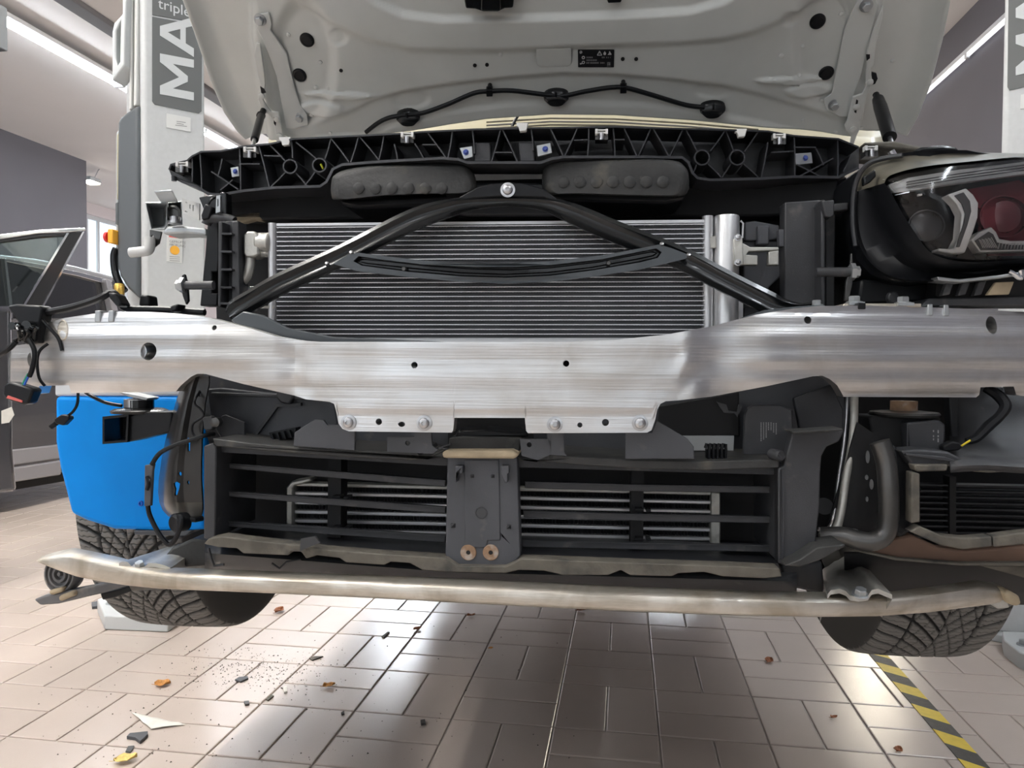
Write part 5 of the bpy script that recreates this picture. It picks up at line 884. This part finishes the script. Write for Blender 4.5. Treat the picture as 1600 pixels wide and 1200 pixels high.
mb = MB(); cxl, cyl_ = 1545, 328; L2 = [tuple(p)[:2] for p in cr([(*p, 0) for p in lens], 4, True)]; rg = [[P(cxl+(x-cxl)*k, cyl_+(y-cyl_)*k, HC(cxl+(x-cxl)*k)+.004-.022*(1-k**2)) for x, y in L2] for k in (1, .97, .94, .9, .85, .78, .7, .6, .5, .4, .3, .2, .1, .01)]
part(mb.loft(rg, caps=False), 'lens', 'lamp_lens', hl, ang=80)
part(MB().px([(1380, 280), (1700, 240), (1700, 410), (1462, 404), (1420, 352)], lambda x, y: HC(x)+.05, .003), 'inner_bezel', 'lens_dark', hl)
part(MB().px([(1500, 298), (1700, 262), (1700, 400), (1545, 400), (1528, 372), (1535, 330)], lambda x, y: HC(x)+.042, .004), 'red_reflection_bezel', 'red_reflection', hl)  # red reflection of the lens, painted as a panel inside the lamp
part(MB().px([(1388, 288), (1420, 277), (1500, 265), (1600, 252), (1700, 246), (1700, 264), (1600, 272), (1500, 285), (1422, 298), (1401, 304), (1392, 296)], lambda x, y: HC(x)+.010, .012), 'light_bar', 'drl', hl, bevel=.002)
for k in range(3): part(MB().ribbon([(1418, 284+k*4), (1500, 271+k*4), (1600, 257.5+k*4), (1690, 250+k*4)], lambda x, y: HC(x)+.008, .004, 1.2), 'bar_groove', 'drl_dark', hl)
part(MB().px([(1398, 305), (1421, 301), (1421, 299), (1392, 302)], lambda x, y: HC(x)+.006, .01), 'bar_foot', 'chrome', hl)
dr = part(MB().px([(1481, 304), (1510, 294), (1521, 304), (1529, 317), (1528, 340), (1521, 362), (1508, 395), (1488, 396), (1466, 392), (1466, 388), (1490, 389), (1500, 370), (1503, 334), (1495, 318)], lambda x, y: HC(x)+.012, .02), 'daytime_light', 'drl', hl, bevel=.002)
part(MB().px([(1492, 305), (1506, 300), (1516, 314), (1518, 330), (1512, 352), (1500, 386), (1495, 386), (1506, 350), (1509, 334), (1503, 318)], lambda x, y: HC(x)+.0095, .004), 'dark_insert', 'drl_dark', dr, bevel=.0008)
d2 = part(MB().px([(1518, 374), (1532, 362), (1549, 354), (1557, 362), (1562, 373), (1580, 376), (1700, 374), (1700, 390), (1600, 392), (1532, 394)], lambda x, y: HC(x)+.012, .02), 'daytime_light', 'drl', hl, bevel=.002)
part(MB().px([(1524, 376), (1545, 362), (1552, 366), (1558, 379), (1580, 383), (1700, 381), (1700, 389), (1534, 391)], lambda x, y: HC(x)+.0095, .004), 'dark_insert', 'drl_dark', d2)
for k in range(9): part(MB().ribbon([(1530+k*2.4, 374-k*.4+(k % 2)), (1536+k*2.8, 387)], lambda x, y: HC(x)+.0085, .002, .8), 'light_rib', 'drl', d2)
for k in range(14): part(MB().ribbon([(1562+k*5, 380), (1560+k*5, 389)], lambda x, y: HC(x)+.0085, .002, .8), 'light_rib', 'drl', d2)
for cx_, cy_, r in ((1448, 352, 28), (1570, 338, 38)): part(MB().ribbon([(cx_+r*cos(a_), cy_+r*.85*sin(a_)) for a_ in [2*pi*i/32 for i in range(32)]], lambda x, y: HC(x)+.036, .008, 2.2, closed=True), 'projector_ring', 'lens_dark' if cx_ < 1500 else 'red_reflection', hl); part(MB().lathe(P(cx_, cy_, HC(cx_)+.042), -V, [(0, -.004), (.022, -.004), (.021, .000), (.014, .002), (.006, .003), (0, .0032)], 24), 'projector_lens', 'lens_dark' if cx_ < 1500 else 'red_reflection', hl)  # right projector carries the painted red reflection too
part(MB().px([(1435, 303), (1441, 302.5), (1441, 305), (1435, 306)], lambda x, y: HC(x)+.02, .004), 'marker', 'drl', hl)
part(MB().px([(1350, 275), (1368, 264), (1370, 275), (1360, 285), (1350, 290)], .075, .01), 'bracket_tab', 'gloss_black', hl, bevel=.002)
part(MB().px([(1420, 240), (1440, 229), (1475, 226), (1495, 229), (1506, 242), (1490, 244), (1450, 242)], .16, .03, ), 'top_bracket', 'gloss_black', hl, bevel=.004)
part(MB().px([(1350, 222), (1400, 220), (1440, 229), (1445, 236), (1400, 233), (1352, 228)], .3, .1), 'rubber_seal', 'dusty_plastic', car, bevel=.004)
part(MB().tube([P(1392, 236, .2), P(1399, 248, .2)], .005, 10).tube([P(1420, 240, .15), P(1424, 249, .15)], .003, 8), 'peg', 'steel', hl)
hs2 = part(MB().px([(1465, 432), (1500, 436), (1560, 430), (1600, 424), (1690, 424), (1690, 428), (1600, 429), (1560, 435), (1500, 441), (1466, 438)], .06, .03), 'lower_rail', 'zinc', car, bevel=.001)
part(MB().px([(1465, 438), (1600, 432), (1690, 430), (1690, 470), (1480, 470), (1462, 462)], .10, .03), 'rail_back', 'void_black', hs2); part(MB().px([(1542, 461), (1556, 441), (1585, 440), (1577, 460)], .075, .006), 'gold_tab', 'tan_foam', hs2, bevel=.001); part(MB().tube([P(1576, 424, .055), P(1584, 428, .055), P(1592, 434, .055), P(1597, 433, .055), P(1595, 422, .055)], .003, 8, smooth=3), 'wire_hook', 'chrome', hs2)
for x in (1480, 1505, 1530): part(MB().px([(x, 440), (x+12, 439), (x+4, 460), (x-8, 462)], .08, .01), 'rail_web', 'dark_plastic', hs2, bevel=.001)
part(MB().px([(1450, 466), (1690, 462), (1690, 478), (1440, 478)], .09, .05), 'lower_tray', 'dark_plastic', car, bevel=.002); part(MB().px([(1345, 436), (1450, 442), (1470, 470), (1340, 476)], .14, .05), 'lamp_carrier', 'satin_black', car, bevel=.004)
# ------------------------------------------------------------------ right fog-lamp duct
rows = []
for y, c_ in ((606, .21), (640, .205), (670, .19), (690, .165), (705, .125), (716, .08), (724, .05), (729, .045), (736, .048)): rows.append([P(x, y-(0 if x < 1590 else 0)+(2 if y > 700 else 0)*sin(x*.04), c_) for x in (1484, 1500, 1520, 1540, 1560, 1580, 1600, 1640, 1690)])
fd = part(MB().grid(rows), 'fog_lamp_duct', 'dark_plastic', car, ang=60); fd.modifiers.new('s', 'SOLIDIFY').thickness = .003
part(MB().px([(1482, 606), (1497, 606), (1497, 705), (1488, 705)], .17, .02), 'duct_edge', 'black_plastic', fd, bevel=.002)
part(MB().px([(1408, 704), (1440, 702), (1482, 706), (1498, 714), (1522, 728), (1518, 736), (1480, 728), (1428, 730)], .055, .04), 'duct_roof', 'dark_plastic', fd, bevel=.003); part(MB().px([(1416, 708), (1478, 714), (1494, 720), (1494, 723), (1416, 712)], .05, .01), 'rail', 'rib_plastic', fd, bevel=.001)
part(MB().px([(1392, 690), (1412, 708), (1428, 728), (1428, 828), (1410, 842), (1394, 835), (1398, 770)], .075, .04), 'duct_side', 'satin_black', fd, bevel=.006)
for nm, pts in (('foam_edge', [(1428, 726), (1482, 726), (1480, 736), (1432, 737)]), ('foam_edge', [(1425, 738), (1438, 740), (1438, 816), (1424, 818)]), ('foam_edge', [(1422, 831), (1437, 822), (1472, 837), (1510, 841), (1550, 838), (1551, 854), (1505, 859), (1470, 852)]), ('foam_edge', [(1552, 838), (1600, 832), (1690, 826), (1690, 846), (1600, 851), (1553, 855)]), ('foam_edge', [(1520, 737), (1526, 728), (1600, 727), (1690, 726), (1690, 733), (1600, 736), (1545, 739)])): part(MB().px(pts, .045, .02), nm, 'dusty_plastic', fd, bevel=.002)
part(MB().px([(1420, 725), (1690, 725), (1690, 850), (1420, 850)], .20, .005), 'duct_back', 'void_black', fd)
for k in range(10):
    y = 757+k*9.2; part(MB().px([(1438, y-.5), (1690, y+4.5), (1690, y+7.5), (1438, y+2)], .14, .02), 'slat', 'black_plastic', fd)
part(MB().px([(1484, 745), (1494, 745), (1494, 842), (1484, 842)], .135, .02), 'slat_pillar', 'void_black', fd)
part(MB().px([(1330, 856), (1390, 842), (1425, 836), (1470, 856), (1510, 861), (1600, 853), (1690, 850), (1690, 878), (1600, 880), (1500, 880), (1400, 872)], .10, .02), 'brown_tray', 'brown_tray', car, bevel=.003)
part(MB().px([(1328, 857), (1400, 872), (1500, 880), (1690, 879), (1690, 885), (1500, 884), (1400, 876), (1330, 860)], .09, .02), 'tray_lip', 'dusty_plastic', car, bevel=.001)
rows = [[P(x, y, c_) for x in (1320, 1400, 1500, 1600, 1650)] for y, c_ in ((866, .14), (885, .16), (905, .22), (925, .30), (945, .45))]
part(MB().grid(rows), 'wheel_liner', 'void_black', car).modifiers.new('s', 'SOLIDIFY').thickness = .004
part(MB().px([(1530, 884), (1600, 884), (1640, 884), (1640, 906), (1600, 903)], .12, .01), 'liner_edge', 'dusty_plastic', car, bevel=.002)
# torn parts hanging at the left
dd = part(MB().lathe(P(94, 897, .14), -V-U*.15+Z*.1, [(0, -.02), (.028, -.02), (.030, .0), (.0285, .003), (.026, .003), (.025, -.003), (.022, -.003), (.021, .003), (.018, .003), (.017, -.003), (.014, -.003), (.013, .003), (.009, .003), (.008, -.003), (.004, -.003), (.003, .003), (0, .003)], 30), 'ribbed_cap', 'mid_grey', car)
part(MB().px([(52, 937), (70, 930), (130, 919), (200, 903), (228, 905), (165, 926), (90, 944), (62, 946)], .13, .02), 'torn_strip', 'mid_grey', car, bevel=.003); part(MB().px([(74, 924), (96, 918), (98, 925), (78, 931)], .125, .015).px([(90, 932), (114, 923), (117, 931), (92, 941)], .122, .015), 'foam_scrap', 'tan_foam', car, bevel=.004); part(MB().px([(156, 928), (225, 910), (220, 918), (180, 934), (160, 938)], .15, .02), 'dark_flap', 'satin_black', car, bevel=.002)
# body of the car further back
def sec(c, hw, z0, z1, rr=.12): return [CR(uc+s*(hw-(rr*.6 if zz else 0)), c, z) for s, z, zz in ((-1, z0, 0), (-1, (z0+z1)/2, 0), (-1, z1-rr, 0), (-1, z1, 1), (1, z1, 1), (1, z1-rr, 0), (1, (z0+z1)/2, 0), (1, z0, 0))]
uc = P(793, 297, .105).dot(U); part(MB().loft([sec(1.12, .88, .72, 1.22), sec(1.35, .90, .70, 1.34), sec(2.6, .91, .70, 1.36), sec(3.7, .88, .75, 1.36), sec(3.9, .82, .8, 1.2)]), 'body_shell', 'car_white', car); part(MB().loft([sec(1.35, .74, 1.30, 1.36, .04), sec(1.7, .66, 1.34, 1.98, .1), sec(2.9, .66, 1.34, 2.0, .1), sec(3.75, .70, 1.34, 1.5, .05)]), 'greenhouse', 'gloss_black', car)
part(MB().loft([sec(.40, .46, .62, .80, .02), sec(1.1, .50, .62, .74, .02), sec(1.15, .80, .62, .74, .02), sec(3.6, .82, .62, .74, .02)]), 'underbody', 'void_black', car); part(MB().cbox(CR(uc, .62, .99), U*1.0, V*.55, Z*.30), 'engine_bay', 'void_black', car)
# ------------------------------------------------------------------ the grey car parked in the next bay
SL = -3.7
def SP(px, py, off=0.): return PL(px, py, RM(SL-off, 0, 0), RU)
gc = empty('parked_car', RM(SL-.8, 4.2, 0)); tag(gc, 'dark grey car with its front door open, in the left bay', 'car')
def sprism(pts, off, th): return MB().prism([SP(x, y, off) for x, y in pts], RU*-th)
part(sprism([(-120, 505), (20, 497), (120, 497), (196, 502), (214, 530), (225, 600), (225, 700), (130, 735), (20, 748), (-120, 770)], 0, 1.5), 'body', 'car_grey', gc, bevel=.03, seg=3)
part(sprism([(18, 703), (95, 694), (95, 716), (18, 727)], -.012, .05), 'sill_upper', 'car_silver', gc, bevel=.008); part(sprism([(18, 731), (96, 719), (96, 742), (20, 754)], -.012, .05), 'sill', 'car_silver', gc, bevel=.01)
part(sprism([(-120, 372), (0, 396), (60, 403), (120, 414), (175, 428), (200, 440), (200, 500), (-120, 505)], .35, .9), 'roof', 'car_grey', gc, bevel=.05, seg=3)
part(sprism([(-120, 378), (0, 400), (60, 407), (120, 418), (176, 433), (176, 441), (120, 427), (60, 415), (0, 407), (-120, 385)], .1, .2), 'roof_rail', 'car_silver', gc, bevel=.006)
part(sprism([(-120, 395), (0, 403), (10, 404), (60, 412), (120, 424), (172, 437), (175, 440), (172, 445), (120, 431), (60, 419), (10, 409), (-120, 400)], .02, .05), 'window_trim', 'chrome', gc, bevel=.004)
g = part(sprism([(12, 410), (60, 420), (120, 432), (164, 444), (172, 455), (178, 496), (130, 500), (20, 496)], .05, .02), 'side_window', 'car_glass', gc); part(sprism([(12, 410), (60, 420), (120, 432), (164, 444), (172, 455), (178, 496), (130, 500), (20, 496)], .12, .02), 'dark_cabin', 'cabin_grey', gc)
part(sprism([(1, 404), (8, 405), (20, 497), (12, 497)], .01, .05), 'window_pillar', 'trim_black', gc); part(sprism([(7, 405), (10, 405), (19, 470), (20, 497), (17, 497)], .0, .05), 'pillar_trim', 'chrome', gc)
part(sprism([(166, 436), (174, 438), (188, 500), (178, 498)], .0, .05), 'rear_pillar', 'car_silver', gc, bevel=.005)
part(sprism([(-120, 760), (100, 735), (100, 752), (-120, 790)], .15, 1.2), 'underbody', 'void_black', gc)
mb = MB()
for px in (215,): mb.lathe(SP(px, 690, .1), RU, [(0, -.2), (.30, -.2), (.33, -.16), (.33, 0), (.30, .03), (.2, .03), (.18, 0), (0, 0)], 40)
part(mb, 'rear_wheel', 'trim_black', gc)
dq = RM(-2.95, 0, 0); dn = (RU*.75-RV*.66).normalized()
def DP(px, py, off=0.): return PL(px, py, W(70, 480, 3.05), dn)-dn*off
def dprism(pts, off, th): return MB().prism([DP(x, y, off) for x, y in pts], dn*-th)
do = part(dprism([(38, 478), (106, 362), (131, 362), (66, 480)], 0, .05), 'open_door', 'trim_black', gc, bevel=.006)
part(dprism([(-130, 385), (0, 366), (60, 359), (120, 356), (133, 356), (134, 360), (110, 363), (60, 365), (0, 374), (-130, 394)], -.004, .06), 'top_trim', 'chrome', do, bevel=.004); part(dprism([(-130, 394), (0, 374), (60, 366), (106, 364), (104, 368), (60, 371), (0, 379), (-130, 400)], .0, .05), 'window_frame', 'trim_black', do, bevel=.003)
part(dprism([(-130, 396), (0, 376), (60, 368), (104, 365), (38, 478), (-130, 488)], .02, .006), 'door_glass', 'door_glass', do); part(dprism([(34, 480), (104, 364), (108, 364), (38, 480)], -.003, .03), 'glass_trim', 'chrome', do); part(dprism([(64, 482), (129, 362), (132, 362), (67, 482)], -.003, .05), 'edge_trim', 'chrome', do)
part(dprism([(-130, 486), (18, 482), (20, 700), (26, 768), (-130, 780)], 0, .12), 'door_panel', 'car_grey', do, bevel=.015); part(dprism([(-130, 482), (38, 478), (38, 486), (-130, 489)], -.004, .13), 'belt_trim', 'chrome', do)
part(dprism([(2, 642), (18, 636), (22, 648), (14, 660), (2, 662)], -.01, .03), 'door_sticker', 'paper', do)
# ------------------------------------------------------------------ hazard tape
ta, tb_ = G(1322, 966, .001), G(1547, 1222, .001); td = (tb_-ta); tl = td.length; td.normalize(); tn = Vector((-td.y, td.x, 0)); mb = MB(); hw = .028
k = -6; st = .072; sk = .042
while k*st < tl+.3:
    p = ta+td*(k*st); mb.prism([p-tn*hw-td*sk/2, p+tn*hw+td*sk/2, p+tn*hw+td*(sk/2+st), p-tn*hw+td*(-sk/2+st)], Z*.0012, mi=k % 2); k += 1
tag(part(mb, 'hazard_tape', ['tape_yellow', 'tape_black']), 'yellow and black striped hazard tape stuck to the floor under the right tyre', 'tape')
# ------------------------------------------------------------------ litter on the floor
def leaf(px, py, size, m, label, rot=0, group=None):
    o = G(px, py, .003); mb = MB(); rows = []; a = Vector((cos(rot), sin(rot), 0)); b = Vector((-sin(rot), cos(rot), 0)); ph = random.random()*6
    for i in range(9):
        t = i/8; w = .5*size*sin(pi*(t**.8))**.8*(.75+.3*noise.noise(Vector((t*5, ph, 0))))+.0005; zc = .25*size*(t-.4)**2
        rows.append([o+a*(t-.5)*size+b*w*s+Z*(zc+abs(s)*.3*size*(.5+.5*noise.noise(Vector((t*3, s, ph))))) for s in (-1, -.5, 0, .5, 1)])
    lo = empty('leaf', o); tag(lo, label, 'leaf', 'fallen leaves on the tiles'); bl = part(mb.grid(rows), 'blade', m, lo, ang=60); bl.modifiers.new('s', 'SOLIDIFY').thickness = .0006
    part(MB().tube([o-a*size*.5+Z*.25*size*.16, o-a*size*.7+b*size*.05+Z*.002], .0006, 6), 'stem', m, lo)
leaf(436, 955, .045, 'leaf_brown', 'upright brown leaf just below the crash bar, near the left tyre', 1.2); leaf(514, 1072, .035, 'leaf_orange', 'curled orange leaf right of the black crumbs', .4); leaf(254, 1070, .045, 'leaf_orange', 'flat orange leaf above the torn white paper scrap', .1); leaf(196, 1188, .05, 'leaf_yellow', 'pale yellow leaf at the bottom edge below the black plastic shard', .3)
leaf(736, 962, .03, 'leaf_brown', 'small brown leaf under the middle of the crash bar', .2); leaf(767, 1013, .015, 'leaf_orange', 'tiny orange leaf fragment on a tile joint in the shaded middle', .2); leaf(1158, 955, .035, 'leaf_brown', 'red-brown leaf right under the crash bar, right of the bright glare', .1); leaf(1202, 1033, .035, 'leaf_brown', 'brown leaf between the warm glare and the shaded floor', .9); leaf(908, 954, .035, 'leaf_brown', 'dark leaf beneath the crash bar on a tile joint, beside the long tiles', .1); leaf(652, 983, .03, 'leaf_brown', 'dark curled leaf on a joint beside the blue-white glare', .6); leaf(1303, 1121, .02, 'leaf_brown', 'pale brown leaf crumb, larger of two near the lower right tiles', .2); leaf(1404, 1172, .025, 'leaf_brown', 'flat brown leaf crumb left of the hazard tape at the bottom', .8)
def shard(name, pts, th, m, label, cat='debris'):
    o = part(MB().prism([G(x, y, .0005) for x, y in pts], Z*th), name, m, bevel=.0006); tag(o, label, cat, 'broken bits on the tiles'); return o
mb = MB(); rows = []; a, b, c_ = G(205, 1115), G(290, 1134), G(236, 1141)
for i in range(9):
    t = i/8; p, q = a.lerp(b, t), a.lerp(c_, min(1, t*1.6)).lerp(b, max(0, (t*1.6-1)/.6) if t*1.6 > 1 else 0); rows.append([p.lerp(q, s/4)+Z*(.003+.006*noise.noise(Vector((t*6, s*.7, 1)))**2+.004*sin(t*9)**2*.5) for s in range(5)])
pp = part(mb.grid(rows), 'paper_scrap', 'paper', ang=20); pp.modifiers.new('s', 'SOLIDIFY').thickness = .0005; tag(pp, 'torn crumpled white paper scrap on the pale tiles', 'paper')
shard('plastic_shard', [(198, 1155), (203, 1150), (213, 1149), (231, 1147), (231, 1152), (219, 1163), (211, 1157), (204, 1156)], .008, 'grey_plastic', 'black curved plastic shard below the white paper scrap')
shard('plastic_shard', [(367, 1064), (374, 1060), (387, 1059), (388, 1062), (376, 1067)], .005, 'grey_plastic', 'flat dark plastic chip among the crumbs'); shard('plastic_shard', [(196, 1176), (200, 1168), (210, 1167), (208, 1172), (204, 1177)], .004, 'steel_dark', 'small broken clip between the black shard and the yellow leaf')
shard('plastic_shard', [(222, 974), (234, 974), (234, 979), (224, 978)], .006, 'dusty_plastic', 'little dark scrap under the left tyre'); shard('plastic_shard', [(381, 1098), (389, 1097), (390, 1102), (383, 1103)], .005, 'steel_dark', 'grain-sized dark bit near the edge of the shadow'); shard('plastic_shard', [(415, 1094), (424, 1087), (428, 1089), (419, 1096)], .004, 'dusty_plastic', 'thin grey splinter below the crumbs'); shard('plastic_shard', [(483, 1030), (492, 1027), (505, 1027), (488, 1033)], .004, 'dusty_plastic', 'long grey splinter above the crumbs'); shard('plastic_shard', [(596, 996), (606, 988), (609, 989), (600, 998)], .004, 'dusty_plastic', 'grey splinter inside the blue-white glare'); shard('plastic_shard', [(533, 1115), (538, 1112), (538, 1117), (534, 1118)], .004, 'crumb', 'dark pellet at the edge of the shaded floor, left of two'); shard('plastic_shard', [(657, 1128), (664, 1127), (665, 1133), (658, 1134)], .006, 'crumb', 'round black pellet on the shaded tiles'); shard('plastic_shard', [(143, 945), (152, 943), (152, 951), (144, 952)], .01, 'grey_plastic', 'dark cube beside the white foot of the left post'); shard('plastic_shard', [(442, 1076), (448, 1075), (449, 1083), (444, 1084)], .006, 'paper', 'small pale ring-like scrap below the crumbs')
mb = MB(); rd_ = random.Random(3)
for i in range(900):
    t = rd_.random()
    if i < 620: x, y = rd_.gauss(400, 60), rd_.gauss(1046, 17)
    elif i < 800: x, y = rd_.uniform(60, 560), rd_.uniform(1005, 1195)
    else: x, y = rd_.uniform(450, 900), rd_.uniform(960, 1190)
    s = rd_.choice((.0007, .0010, .0013, .0018, .0026)); o = G(x, y, s*.4); r = [rd_.uniform(.6, 1.3)*s for _ in range(4)]
    mb.add([o+Vector((r[0], 0, 0)), o+Vector((-r[1]*.6, r[1], 0)), o+Vector((-r[2]*.6, -r[2], 0)), o+Z*r[3]], [(0, 1, 3), (1, 2, 3), (2, 0, 3), (0, 2, 1)])
tag(part(mb, 'crumbs', 'crumb', recalc=False), 'black plastic crumbs and grit scattered over the pale tiles', 'crumbs', kind='stuff')
